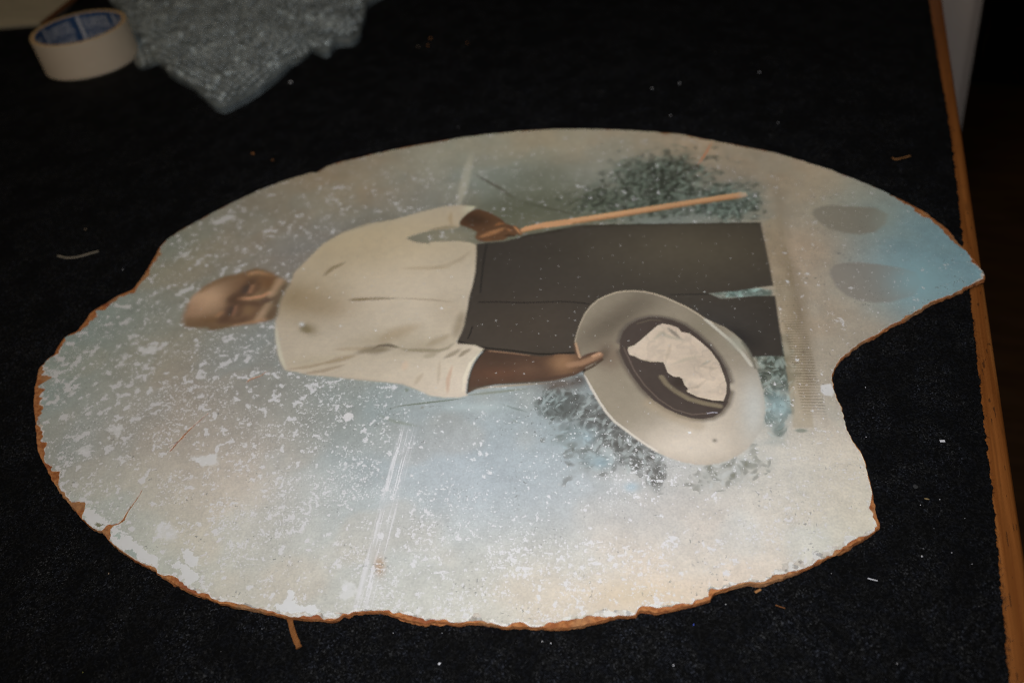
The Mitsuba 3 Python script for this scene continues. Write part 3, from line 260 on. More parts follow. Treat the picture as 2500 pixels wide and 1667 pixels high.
[0.1681,0.8843],[0.1684,0.6683],[0.1702,0.6289],[0.1701,0.5043],[0.1709,0.4335]],"wrap":[[-1.1421,1.206],[-1.0141,1.0496],[-0.9471,0.9911],[-0.8267,
0.8891],[-0.7477,0.8412],[-0.6779,0.7931],[-0.6604,0.8107],[-0.6475,0.8643],[-0.6485,0.92],[-0.6595,0.9804],[-0.613,0.9587],[-0.6146,0.9926],[-0.59,
1.003],[-0.6057,1.0627],[-0.6315,1.1317],[-0.6695,1.225]],"wrap_low":[[-1.0347,1.0676],[-0.949,0.9797],[-0.8815,0.899],[-0.8502,0.9183],[-0.8053,
0.9229],[-0.6676,0.8802],[-0.6536,0.9101],[-0.6452,0.9763],[-0.6904,1.0615],[-0.8552,1.1477],[-1.0065,1.1386]],"card":[[-1.5014,1.2322],[-1.275,
0.9992],[-1.2315,1.0077],[-1.1913,1.0191],[-1.1628,1.0247],[-1.1645,1.0755],[-1.1817,1.1318],[-1.2498,1.2423]],"strip":[[-1.1537,1.0204],[-1.1776,
1.123]],"lint":[[-0.1607,0.9216,2.16,"w"],[-0.1311,0.938,2.16,"w"],[-0.0805,0.9289,1.18,"g"],[-0.0432,0.9775,2.17,"w"],[-0.1283,0.8584,1.59,"w"],
[-0.0124,0.8568,1.31,"w"],[-0.591,0.4838,1.17,"w"],[-0.6789,0.5364,2.11,"t"],[-0.361,0.7991,1.63,"g"],[0.1113,0.3703,0.77,"w"],[0.1228,0.3777,0.64,
"w"],[0.1118,0.3374,0.74,"g"],[0.1107,0.3316,1.09,"w"],[0.1274,0.3384,0.85,"w"],[0.1381,0.333,0.6,"w"],[0.0031,0.2709,0.71,"w"],[-0.02,0.2262,0.9,"w"],
[-0.0946,0.2211,0.94,"w"],[-0.0895,0.2214,0.94,"w"],[-0.1478,0.193,1.63,"w"],[-0.0201,0.2267,0.68,"w"],[0.0788,0.4209,0.69,"w"],[0.1089,0.3846,3.14,
"d"],[-0.3815,0.194,1.06,"t"],[-0.3525,0.1328,0.72,"y"],[-0.0128,0.2536,0.94,"b"],[-0.0132,0.253,0.7,"b"],[-0.4902,1.0356,3.94,"o"],[-0.4847,1.0129,
3.88,"o"],[-0.4972,1.0077,2.77,"t"],[-0.4319,1.0258,2.76,"o"],[-0.5787,0.7062,4.64,"o"],[-0.5476,0.6971,2.28,"o"],[-0.6276,0.8836,4.25,"w"],[0.0604,
0.3066,0.6,"w"],[0.0782,0.4693,0.88,"w"],[0.0484,0.366,0.53,"w"],[0.1268,0.4278,1.64,"c"],[0.1151,0.3758,2.06,"f"],[0.0958,0.2582,0.66,"w"],[0.1184,
0.354,0.62,"g"],[0.1396,0.305,0.46,"g"],[-0.3193,0.18,0.5,"g"],[-0.2609,0.1855,0.49,"w"],[-0.2391,0.1871,0.49,"w"],[-0.1816,0.2036,0.6,"w"],[-0.1531,
0.2111,0.48,"w"],[-0.2777,0.1662,0.48,"g"],[0.1364,0.3662,0.5,"w"]],"threads":{"pale":[[-0.6754,0.4902],[-0.6627,0.4891],[-0.6527,0.4924],[-0.6451,
0.4986],[-0.6371,0.505]],"hook":[[0.1005,0.7983],[0.1023,0.7931],[0.1068,0.7945],[0.1171,0.8048]],"splinter":[[-0.2495,0.1982],[-0.2407,0.1881],
[-0.2324,0.1803]],"white":[[0.0805,0.3081],[0.0859,0.3078]],"chip":[[0.0185,0.2826],[0.0215,0.2854]],"fibre":[[0.0306,0.2772],[0.0359,0.2765]]},
"post":[[0.3106,1.75,-0.194],[0.3364,1.75,-0.4445]],"wally":2.567,"W":[[0.949384,0.138548,-0.281913],[0.300749,-0.659964,0.688475],[-0.090666,
-0.738412,-0.668228]]}
''')
rng = np.random.default_rng(7)

# ------------------------------------------------------------------ camera, lights, exposure
W = np.array(DATA['W'])            # rows: world x, y, up seen from the lens
right, down, fwd = W[:, 0], W[:, 1], W[:, 2]
EYE = np.array([0.0, 0.0, 0.45])
scene['camera'] = {'type': 'thinlens', 'fov': math.degrees(2 * math.atan(1250 / 2027.0)), 'fov_axis': 'x', 'aperture_radius': 0.0034,
                   'focus_distance': 0.565, 'near_clip': 0.02, 'far_clip': 50.0,
                   'to_world': T().look_at(origin=EYE.tolist(), target=(EYE + fwd).tolist(), up=(-down).tolist())}
exposure = 0.0
# the flash of the camera: a small lamp above the lens, its beam along the view
FLASH = EYE - down * 0.085 - fwd * 0.02
AIM = EYE + fwd * 0.8 - down * 0.06 + right * 0.02
scene['flash'] = {'type': 'spot', 'to_world': T().look_at(origin=FLASH.tolist(), target=AIM.tolist(), up=(-down).tolist()),
                  'intensity': {'type': 'rgb', 'value': [1.32, 1.37, 1.44]}, 'beam_width': 8.0, 'cutoff_angle': 50.0}
# the warm lamp on the ceiling
scene['ceiling_lamp'] = {'type': 'rectangle', 'to_world': T().translate([-0.7, 0.0, 2.1]).rotate([1, 0, 0], 180).scale([0.45, 0.45, 1]),
                         'emitter': {'type': 'area', 'radiance': {'type': 'rgb', 'value': [3.2, 2.6, 1.85]}},
                         'bsdf': {'type': 'diffuse', 'reflectance': {'type': 'rgb', 'value': 0.6}}}
labels['ceiling_lamp'] = {'label': 'square warm white ceiling lamp above the table', 'category': 'lamp'}

# ------------------------------------------------------------------ helpers
def rgb(*c):
    return {'type': 'rgb', 'value': list(c)}

def mat(key, base, rough=0.6, spec=0.35, bump=None, bump_scale=1.0, **more):
    b = {'type': 'principled', 'base_color': base, 'roughness': rough, 'specular': spec, **more}
    if bump is not None:
        b = {'type': 'bumpmap', 'scale': bump_scale, 'arbitrary': bump, 'bsdf': b}
    scene[key] = {'type': 'twosided', 'bsdf': b}
    return key

def add(key, shape, label=None, cat=None, group=None, kind=None):
    k, n = key, 0
    while k in scene:
        n += 1
        k = f'{key}_{n:03d}'
    scene[k] = shape
    if '__' in k and kind == 'stuff':
        labels[k] = {'kind': 'stuff'}
        return k
    e = {a: b for a, b in (('label', label), ('category', cat), ('group', group), ('kind', kind)) if b}
    if e:
        labels[k] = e
    return k

def tri(poly):
    v, f = trimesh.creation.triangulate_polygon(poly, engine='earcut')
    return np.asarray(v), np.asarray(f)

def polys(g):
    return [p for p in getattr(g, 'geoms', [g]) if isinstance(p, Polygon) and p.area > 1e-9]

def spline(q, closed=True, n=4):
    q = np.asarray(q, float)
    if not closed:
        q = np.vstack([2 * q[0] - q[1], q, 2 * q[-1] - q[-2]])
        p0, p1, p2, p3 = q[:-3], q[1:-2], q[2:-1], q[3:]
    else:
        p0, p1, p2, p3 = np.roll(q, 1, 0), q, np.roll(q, -1, 0), np.roll(q, -2, 0)
    out = []
    for t in np.arange(n) / n:
        out.append(0.5 * (2 * p1 + (p2 - p0) * t + (2 * p0 - 5 * p1 + 4 * p2 - p3) * t * t + (3 * p1 - p0 - 3 * p2 + p3) * t ** 3))
    out = np.stack(out, 1).reshape(-1, q.shape[1])
    return out if closed else np.vstack([out, q[-2:-1]])

def smoothpoly(q, n=4):
    p = Polygon(spline(q, True, n)).buffer(0)
    return max(polys(p), key=lambda a: a.area)

# the portrait board lies turned by about 12 degrees on the table; u runs along it, v across
OX, OY = DATA['O']
ANG = math.radians(12.05)
CU, SU = math.cos(ANG), math.sin(ANG)
def world(q, z):
    q = np.atleast_2d(q)
    return np.c_[OX + q[:, 0] * CU - q[:, 1] * SU, OY + q[:, 0] * SU + q[:, 1] * CU, np.full(len(q), 1.0) * z]

# ------------------------------------------------------------------ the room
mat('floor_mat', proc(lambda p, n, uv: mi.Color3f(0.075, 0.036, 0.014) * (0.6 + 0.8 * fbm(p.x * 9, p.y * 60, 0.0, 3))), 0.6)
mat('wall_mat', proc(lambda p, n, uv: mi.Color3f(0.006, 0.0058, 0.0045) * (0.7 + 0.6 * fbm(p.x * 3, p.y * 3, p.z * 3, 3))), 0.8)
WY = DATA['wally']
fl = trimesh.creation.box([9, WY + 4, 0.05]); fl.apply_translation([0, (WY - 4) / 2, -0.765])
add('floor', ply(fl, 'floor_mat'), 'dark brown floor beside the table', None, None, 'structure')
wl = trimesh.creation.box([9, 0.1, 3.2]); wl.apply_translation([0, WY + 0.05, 0.86])
add('wall', ply(wl, 'wall_mat'), 'black wall behind the table', 'wall')

# ------------------------------------------------------------------ the table
def wood_fn(p, n, uv):
    g = fbm(p.x * 900, p.y * 12, p.z * 900, 4)
    w = fbm(p.x * 220 + 3.0 * fbm(p.y * 7, p.x * 30), p.y * 5, p.z * 220, 3)
    c = mix((0.22, 0.070, 0.015), (0.36, 0.130, 0.032), smoothstep(0.25, 0.75, w))
    c = c * (0.72 + 0.56 * g)
    wear = smoothstep(0.60, 0.74, fbm(p.x * 160, p.y * 40, p.z * 160, 4))
    c = mix(c, (0.17, 0.060, 0.016), wear * 0.55)
    scr = smoothstep(0.80, 0.84, fbm(p.x * 700, p.y * 130, 3.0, 2))
    return mix(c, (0.05, 0.022, 0.010), scr * 0.7)
mat('wood_mat', proc(wood_fn), 0.38, 0.5, proc(lambda p, n, uv: fbm(p.x * 900, p.y * 14, p.z * 900, 3), 2e-4), 0.00025)
fe = np.array(DATA['felt_edge']); wo = np.array(DATA['wood_outer'])
FX = float(np.median(fe[:, 0])); WX = float(np.median(wo[:, 0])) + 0.001
ZW = -0.0025
# solid wood lipping: rounded profile swept along the table side
prof = [(FX - 0.03, ZW), (WX - 0.006, ZW)] + [(WX - 0.006 + 0.006 * math.sin(a), ZW - 0.006 + 0.006 * math.cos(a)) for a in np.linspace(0.2, math.pi / 2, 7)] + \
       [(WX, -0.030), (WX - 0.004, -0.034), (FX - 0.03, -0.034)]
ys = np.linspace(-0.5, 1.62, 50)
pv = np.array([[x, y, z] for y in ys for x, z in prof]); m = len(prof)
pf = [[j * m + i, j * m + (i + 1) % m, (j + 1) * m + (i + 1) % m, (j + 1) * m + i] for j in range(len(ys) - 1) for i in range(m)]
lip = trimesh.Trimesh(pv, np.vstack([np.array(pf)[:, [0, 1, 2]], np.array(pf)[:, [0, 2, 3]]]), process=False)
lip.fix_normals()
add('table__wooden_edge', ply(lip, 'wood_mat', smooth=35))
top = trimesh.creation.box([2.0, 2.118, 0.022]); top.apply_translation([FX - 0.031 - 1.0, 0.56, -0.0165])
add('table__top', ply(top, 'wood_mat'))
leg = trimesh.creation.box([0.06, 0.06, 0.7])
for x, y in ((FX - 0.06, -0.42), (FX - 0.06, 1.54), (FX - 1.95, -0.42), (FX - 1.95, 1.54)):
    l = leg.copy(); l.apply_translation([x, y, -0.385 + 0.0]); add('table__leg', ply(l, 'wood_mat'))
labels['table'] = {'label': 'table with a worn orange-brown wooden edge along its right side', 'category': 'table'}

# ------------------------------------------------------------------ the felt
def felt_fn(p, n, uv):
    a = fbm(p.x * 900, p.y * 900, 0.0, 3)
    b = fbm(p.x * 60, p.y * 60, 5.0, 3)
    s = smoothstep(0.78, 0.92, noise(p.x * 1300, p.y * 1300, 9.0))  # bright dots painted into the colour for glints on the fibres
    tint = mix((0.96, 0.985, 1.05), (0.84, 0.93, 1.22), smoothstep(0.4, 0.65, fbm(p.x * 300, p.y * 300, 2.0, 2)))
    v = 0.0022 + 0.0075 * smoothstep(0.38, 0.8, a) * (0.3 + 1.3 * b) + 0.042 * s * smoothstep(0.3, 0.65, b)
    return tint * v
mat('felt_cloth_mat', proc(felt_fn), 0.95, 0.12, proc(lambda p, n, uv: fbm(p.x * 1000, p.y * 1000, 1.0, 3), 2e-4), 0.0008, sheen=0.35)
ey = np.linspace(-0.45, 1.61, 1500)
ex = np.interp(ey, fe[::-1, 1], fe[::-1, 0]) if fe[0, 1] > fe[-1, 1] else np.interp(ey, fe[:, 1], fe[:, 0])
ex = ex + 0.0011 * (meshkit.fbm(np.c_[ey * 170, ey * 0, ey * 0], 4, 3) - 0.5) * 2 + 0.0016 * (meshkit.noise(np.c_[ey * 900, ey * 0, ey * 0], 5) - 0.5)
fp = Polygon(np.vstack([np.c_[ex, ey], [[-1.8, 1.61], [-1.8, -0.45]]]))
felt = trimesh.creation.extrude_polygon(fp, 0.0024, engine='earcut'); felt.apply_translation([0, 0, -0.0024])
add('felt_mat__sheet', ply(felt, 'felt_cloth_mat'))
labels['felt_mat'] = {'label': 'large black felt sheet covering the table, frayed along the wooden edge', 'category': 'felt'}

def ribbons(P, D, L, Wd, curl, seg=3):
    """Short curled fibres as thin ribbons: roots P, unit directions D, lengths L, widths Wd."""
    n = len(P)
    vs, fs = [], []
    side = np.cross(D, [0, 0, 1.0]); side /= np.linalg.norm(side, axis=1, keepdims=True) + 1e-9
    pts = []
    for k in range(seg + 1):
        t = k / seg
        pts.append(P + D * (L * t)[:, None] + side * (curl * L * t * t)[:, None] + np.array([0, 0, 1]) * (L * 0.28 * (t - 0.9 * t * t))[:, None])
    pts = np.stack(pts, 1)
    w = Wd[:, None, None] * np.linspace(1, 0.5, seg + 1)[None, :, None] / 2
    a, b = pts - side[:, None] * w, pts + side[:, None] * w
    v = np.stack([a, b], 2).reshape(-1, 3)
    base = (np.arange(n) * (seg + 1) * 2)[:, None, None]
    q = np.array([[[2 * k, 2 * k + 1, 2 * k + 3], [2 * k, 2 * k + 3, 2 * k + 2]] for k in range(seg)]).reshape(1, -1, 3)
    return v, (base + q).reshape(-1, 3)
mat('fibre_mat', proc(lambda p, n, uv: mi.Color3f(0.018, 0.019, 0.023) * (0.3 + 1.7 * cell_rand(dr.floor(p.x * 700), dr.floor(p.y * 700)))), 0.5, 0.4)
nf = 60000
fx = FX - (rng.random(nf) ** 1.3) * 0.95; fy = -0.05 + 1.0 * rng.random(nf) ** 1.1 + 0.0
yaw = rng.random(nf) * 2 * np.pi
P = np.c_[fx, fy, np.full(nf, 0.00005)]; Dv = np.c_[np.cos(yaw), np.sin(yaw), 0 * yaw]
v, f = ribbons(P, Dv, 0.0012 + 0.003 * rng.random(nf) ** 2, 0.00009 + 0.0001 * rng.random(nf), rng.normal(0, 0.5, nf))
add('felt_mat__surface_fibre', ply((v, f), 'fibre_mat'), None, None, None, 'stuff')
ne = 2600
yy = -0.1 + 1.6 * rng.random(ne); xx = np.interp(yy, ey, ex)
yaw = rng.normal(0, 0.9, ne)
P = np.c_[xx - 0.0006, yy, -0.0022 + 0.002 * rng.random(ne)]; Dv = np.c_[np.cos(yaw), np.sin(yaw), 0 * yaw]
L = 0.0008 + 0.0016 * rng.random(ne) ** 2; L[rng.random(ne) < 0.035] *= 2.6
v, f = ribbons(P, Dv, L, 0.00018 + 0.00022 * rng.random(ne), rng.normal(0, 0.9, ne), 4)
add('felt_mat__frayed_edge_fibre', ply((v, f), 'felt_cloth_mat'), None, None, None, 'stuff')

# ------------------------------------------------------------------ the portrait board
mmv = lambda q: np.asarray(q, float) / 1000
oq = mmv(DATA['outline'])
outline = Polygon(oq).buffer(0)
ring = np.array(outline.exterior.coords)[:-1]
if not outline.exterior.is_ccw:
    ring = ring[::-1]
def resample(r, step):
    r = np.vstack([r, r[:1]]); d = np.r_[0, np.cumsum(np.linalg.norm(np.diff(r, axis=0), axis=1))]
    s = np.arange(int(d[-1] / step)) * d[-1] / int(d[-1] / step)
    return np.c_[np.interp(s, d, r[:, 0]), np.interp(s, d, r[:, 1])], s
rs, arc = resample(ring, 0.0011)
tn = np.roll(rs, -2, 0) - np.roll(rs, 2, 0); nrm = np.c_[tn[:, 1], -tn[:, 0]]; nrm /= np.linalg.norm(nrm, axis=1, keepdims=True)
jit = lambda f, seed: meshkit.fbm(np.c_[rs * f, rs[:, :1] * 0], 4, seed) - 0.5
rs = rs + nrm * (0.0016 * jit(300, 1))[:, None]
board_poly = max(polys(Polygon(rs).buffer(0)), key=lambda a: a.area)
TB = 0.0036
levels = [(0.0, -0.0006), (0.0009, 0.0001), (0.0018, -0.0001), (0.0027, 0.0), (TB, -0.0002)]
vb = []
for k, (z, off) in enumerate(levels):
    o = off + 0.0013 * (meshkit.fbm(np.c_[rs * 140, np.full((len(rs), 1), z * 900)], 5, 11) - 0.5) * (0.6 + 3.0 * meshkit.noise(np.c_[rs * 28, rs[:, :1] * 0], 17) ** 2)
    vb.append(world(rs + nrm * o[:, None], z))
nr = len(rs); vb = np.vstack(vb)
i = np.arange(nr); j = (i + 1) % nr
fb = np.vstack([np.vstack([np.c_[k * nr + i, k * nr + j, (k + 1) * nr + j], np.c_[k * nr + i, (k + 1) * nr + j, (k + 1) * nr + i]]) for k in range(4)])
def cap(k, flip):
    # triangulate the ring itself so that the side wall and the cap share their corners
    import mapbox_earcut as ec
    t = ec.triangulate_float64(vb[k * nr:(k + 1) * nr, :2].copy(), np.array([nr], np.uint32)).reshape(-1, 3).astype(int) + k * nr
    return t[:, ::-1] if flip else t
fb = np.vstack([fb, cap(4, False), cap(0, True)])
def board_fn(p, n, uv):
    lay = fbm(p.x * 60, p.y * 60, p.z * 2600, 3)
    g = fbm(p.x * 520, p.y * 520, p.z * 1500, 3)
    c = mix((0.34, 0.112, 0.036), (0.56, 0.235, 0.085), smoothstep(0.3, 0.7, g))
    c = mix(c, (0.30, 0.085, 0.040), 0.7 * smoothstep(0.52, 0.72, lay))
    return mix(c, (0.40, 0.26, 0.14), 0.4 * smoothstep(0.56, 0.66, fbm(p.x * 55, p.y * 55, 8.0, 2)))
mat('board_mat', proc(board_fn), 0.85, 0.2, proc(lambda p, n, uv: fbm(p.x * 700, p.y * 700, p.z * 1800, 3), 2e-4), 0.0009)
add('portrait_board__backing_board', ply((vb, fb), 'board_mat', smooth=25), 'brown fibreboard backing with torn crumbling edges')
labels['portrait_board'] = {'label': 'worn palette-shaped board printed with a bearded man holding hat and cane, on black felt', 'category': 'portrait'}

# paper layers: each is torn back from the rim by an uneven amount
ed = np.array(DATA['edge']); eq = ed[:, :2] / 1000
ering = LineString(np.vstack([rs, rs[:1]])); es = np.array([ering.project(Point(*q)) for q in eq]); o = np.argsort(es)
es, e1, e2 = es[o], ed[o, 2] / 1000, ed[o, 3] / 1000
Ltot = ering.length
def around(e, s):
    return np.interp(s, np.r_[es[-1] - Ltot, es, es[0] + Ltot], np.r_[e[-1], e, e[0]])
sl = np.r_[0, np.cumsum(np.linalg.norm(np.diff(rs, axis=0), axis=1))]
w1 = around(e1, sl) * np.clip(0.1 + 3.4 * (meshkit.fbm(np.c_[rs * 110, rs[:, :1] * 0], 3, 21) - 0.30), 0.05, 2.0) * 0.75 + 0.0003
w2 = around(e2, sl) * np.clip(0.0 + 3.6 * (meshkit.fbm(np.c_[rs * 160, rs[:, :1] * 0], 3, 22) - 0.34), 0.0, 2.2) * 0.9 + 0.00015
ns = np.stack([np.convolve(np.r_[nrm[-9:, k], nrm[:, k], nrm[:9, k]], np.ones(19) / 19, 'valid') for k in (0, 1)], 1)
ns /= np.linalg.norm(ns, axis=1, keepdims=True)
def torn(w):
    g = Polygon(rs - ns * w[:, None]).buffer(0).intersection(board_poly.buffer(-0.0003))
    return max(polys(g), key=lambda a: a.area).simplify(0.00008)
core = torn(w1)
sheet = torn(w1 + w2)
crack = []
for c in DATA['cracks']:
    c = np.array(c); q, w = c[:, :2] / 1000, c[:, 2] / 1000
    t = np.linspace(0, 1, 40); tt = np.linspace(0, 1, len(q))
    sq = spline(q, False, 8); sw = np.interp(np.linspace(0, 1, len(sq)), tt, w)
    sw = sw * (0.7 + 0.6 * meshkit.noise(np.c_[sq * 500, sq[:, :1] * 0], 4))
    crack.append(unary_union([LineString([sq[k], sq[k + 1]]).buffer(max(0.00012, (sw[k] + sw[k + 1]) / 2), 3) for k in range(len(sq) - 1)]))
crack = unary_union(crack)
core = max(polys(core.difference(crack)), key=lambda a: a.area)
sheet = max(polys(sheet.difference(crack.buffer(0.0002))), key=lambda a: a.area)

def slab(poly, z0, z1):
    """A thin sheet: top face and its rim, with u, v in metres on the board."""
    V, F, UV, at = [], [], [], 0
    for p in polys(poly):
        v, f = tri(p)
        V.append(world(v, z1)); UV.append(v); F.append(f + at); at += len(v)
    for p in polys(poly) if z0 is not None else []:
        for r in [p.exterior, *p.interiors]:
            c = np.array(r.coords)[:-1]
            if (r.is_ccw) != (r is p.exterior):
                c = c[::-1]
            n = len(c); i = np.arange(n); j = (i + 1) % n
            V += [world(c, z0), world(c, z1)]; UV += [c, c]
            F.append(np.vstack([np.c_[i, j, n + j], np.c_[i, n + j, n + i]]) + at); at += 2 * n
    V, F, UV = np.vstack(V), np.vstack(F), np.vstack(UV)
    nz = np.cross(V[F[:, 1]] - V[F[:, 0]], V[F[:, 2]] - V[F[:, 0]])[:, 2]
    F[nz < -1e-14] = F[nz < -1e-14][:, ::-1]
    return (V, F), UV
mat('torn_paper_mat', proc(lambda p, n, uv: mix((0.66, 0.60, 0.52), (0.82, 0.80, 0.76), smoothstep(0.35, 0.6, fbm(p.x * 350, p.y * 350, 0.0, 3))) *
                           (1.0 - 0.4 * smoothstep(0.62, 0.7, fbm(p.x * 260, p.y * 260, 4.0, 3)))), 0.8, 0.2)
ms, uv = slab(core, TB - 0.0002, TB + 0.00025)
add('portrait_board__torn_paper', ply(ms, 'torn_paper_mat', uv=uv), 'bare white paper core showing along the chipped rim')

# --- what is printed on the face: flat print, as functions of u, v in millimetres
def stroke(u, v, pts, w, soft, taper=False):
    d, s = mi.Float(1e9), mi.Float(0)
    lens = [math.hypot(b[0] - a[0], b[1] - a[1]) for a, b in zip(pts[:-1], pts[1:])]
    at, tot = 0.0, sum(lens) + 1e-9
    for (ax, ay), (bx, by), ln in zip(pts[:-1], pts[1:], lens):
        dx, dy = bx - ax, by - ay
        t = dr.clip(((u - ax) * dx + (v - ay) * dy) / (ln * ln + 1e-9), 0, 1)
        q = dr.square(u - ax - t * dx) + dr.square(v - ay - t * dy)
        if taper:
            s = dr.select(q < d, (at + t * ln) / tot, s)
        d = dr.minimum(d, q)
        at += ln
    m = 1 - smoothstep(w * 0.35, w + soft, dr.sqrt(d) * (1 + (0.9 * dr.square(2 * s - 1) if taper else 0.0)))
    return m * (1 - 0.75 * dr.square(dr.square(2 * s - 1))) if taper else m
def blob(u, v, c, I):
    x, y = u - c[0], v - c[1]
    return dr.exp(-1.1 * (dr.square(I[0] * x + I[1] * y) + dr.square(I[2] * x + I[3] * y)))
def inpoly(u, v, pts, soft, grow=0.0):
    d = mi.Float(1e9); inside = mi.Bool(False)
    for (ax, ay), (bx, by) in zip(pts, pts[1:] + pts[:1]):
        dx, dy = bx - ax, by - ay
        t = dr.clip(((u - ax) * dx + (v - ay) * dy) / (dx * dx + dy * dy + 1e-9), 0, 1)
        d = dr.minimum(d, dr.square(u - ax - t * dx) + dr.square(v - ay - t * dy))
        if abs(dy) > 1e-6:
            inside = inside ^ (((ay > v) != (by > v)) & (u < (v - ay) * (dx / dy) + ax))
    s = dr.sqrt(d)
    s = dr.select(inside, s, -s) + grow
    return smoothstep(-soft, soft, s)
def paint(col, u, v, ops, du=0.0, dv=0.0, taper=False):
    for op in ops:
        if op[0] == 's':
            m = stroke(u, v, op[1], op[2], op[3], taper) * op[5]; c = op[4]
        elif op[0] == 'b':
            m = blob(u, v, op[1], op[2]) * op[4]; c = op[3]
        elif op[0] == 'p':
            m = inpoly(u, v, op[1], op[2]) * op[4]; c = op[3]
        else:
            m = inpoly(u + du, v + dv, op[1], op[2] * 0.8) * op[4]; c = op[3]
        col = mix(col, c, m)
    return col
def dust(col, u, v, amount, seed):
    """Round specks of dust and pinhole losses."""
    for cell, size, a in ((15.0, 0.75, 0.75), (9.0, 0.42, 0.6), (34.0, 1.0, 0.6)):
        x, y = u / cell, v / cell
        cx, cy = dr.floor(x), dr.floor(y)
        px, py = cx + 0.2 + 0.6 * cell_rand(cx, cy, 1 + seed), cy + 0.2 + 0.6 * cell_rand(cx, cy, 2 + seed)
        r = size * (0.35 + 0.65 * cell_rand(cx, cy, 3 + seed)) / cell
        d = dr.sqrt(dr.square(x - px) + dr.square(y - py))
        on = dr.select(cell_rand(cx, cy, 4 + seed) < a * amount, 1.0, 0.0)
        col = mix(col, (0.62, 0.61, 0.60), on * (1 - smoothstep(r * 0.6, r * 1.25, d)) * (0.2 + 0.6 * cell_rand(cx, cy, 5 + seed)))
    return col
RB = DATA['rbf']
def field(u, v):
    acc, ws = [mi.Float(0)] * 5, mi.Float(1e-6)
    for r in RB:
        w = dr.exp((dr.square(u - r[0]) + dr.square(v - r[1])) * (-1 / (2 * 34.0 ** 2)))
        ws += w
        acc = [a + w * x for a, x in zip(acc, r[2:])]
    return [a / ws for a in acc]
def ground(u, v):
    r, g, b, big, small = field(u, v)
    col = mi.Color3f(r, g, b)
    mott = fbm(u / 26.0, v / 26.0, 1.0, 3) - 0.5
    mott2 = fbm(u / 6.0, v / 6.0, 3.0, 3) - 0.5
    warm = mix((0.975, 1.0, 1.015), (1.025, 0.997, 0.97), smoothstep(0.36, 0.64, fbm(u / 40.0 + 3.1, v / 40.0, 7.0, 2)))
    col = col * warm * (1 + 0.20 * mott + 0.16 * mott2)
    col = col * (1 + 0.16 * (noise(u / 0.9, v / 0.9, 2.0) - 0.5))
    return col, big, small
def dabs(u, v, cell, ln, wd, seed, dens):
    """Brush dabs, one at random in each cell, turned at random."""
    x, y = u / cell, v / cell
    ix, iy = dr.floor(x), dr.floor(y)
    out = mi.Float(0)
    for a in (-1, 0, 1):
        for b in (-1, 0, 1):
            cx, cy = ix + a, iy + b
            r1, r2, r3 = cell_rand(cx, cy, seed), cell_rand(cx, cy, seed + 1), cell_rand(cx, cy, seed + 2)
            px, py = (x - cx - r1) * cell, (y - cy - r2) * cell
            c, s_ = dr.cos(r3 * 3.1 + 0.4), dr.sin(r3 * 3.1 + 0.4)
            k = 0.55 + 0.9 * cell_rand(cx, cy, seed + 3)
            p, q = (c * px + s_ * py) / (ln * k), (c * py - s_ * px) / (wd * k)
            q = q + 0.45 * p * p * (r1 - 0.5) * 2
            m = 1 - smoothstep(0.0, 1.7, dr.square(p) + dr.square(q))
            out = dr.maximum(out, m * dr.select(cell_rand(cx, cy, seed + 4) < dens, 1.0, 0.0))
    return out
def foliage(col, u, v):
    env, dk, lt, tot = mi.Float(0), mi.Color3f(0), mi.Color3f(0), mi.Float(1e-5)
    for c, I, st, d, l in DATA['bush']:
        m = blob(u, v, c, I) * st
        env = dr.maximum(env, m); dk += mi.Color3f(*d) * m; lt += mi.Color3f(*l) * m; tot += m
    dk, lt = dk / tot, lt / tot
    rag = fbm(u / 10.0, v / 10.0, 5.0, 3) - 0.5
    e = smoothstep(0.12, 0.75, env + 0.6 * rag)
    col = mix(col, dk * 0.5 + lt * 0.5, e * 0.72)
    col = mix(col, dk, smoothstep(0.45, 1.0, env + 0.9 * rag) * 0.55)
    col = mix(col, dk, dabs(u, v, 7.0, 4.6, 2.6, 11, dr.clip(env * 1.6 - 0.40 + rag, 0, 0.97)) * 0.50)
    col = mix(col, lt, dabs(u, v, 8.0, 5.0, 1.7, 31, dr.clip(env * 1.4 - 0.4, 0, 0.6)) * 0.5)
    col = mix(col, dk * 0.9, dabs(u, v, 5.5, 3.6, 1.5, 51, dr.clip(env * 1.5 - 0.35, 0, 0.8)) * 0.55)
    col = mix(col, lt, dabs(u, v, 6.0, 3.2, 1.0, 71, dr.clip(env * 1.2 - 0.35, 0, 0.55)) * 0.5)
    return col
WHITE = (0.84, 0.83, 0.845)
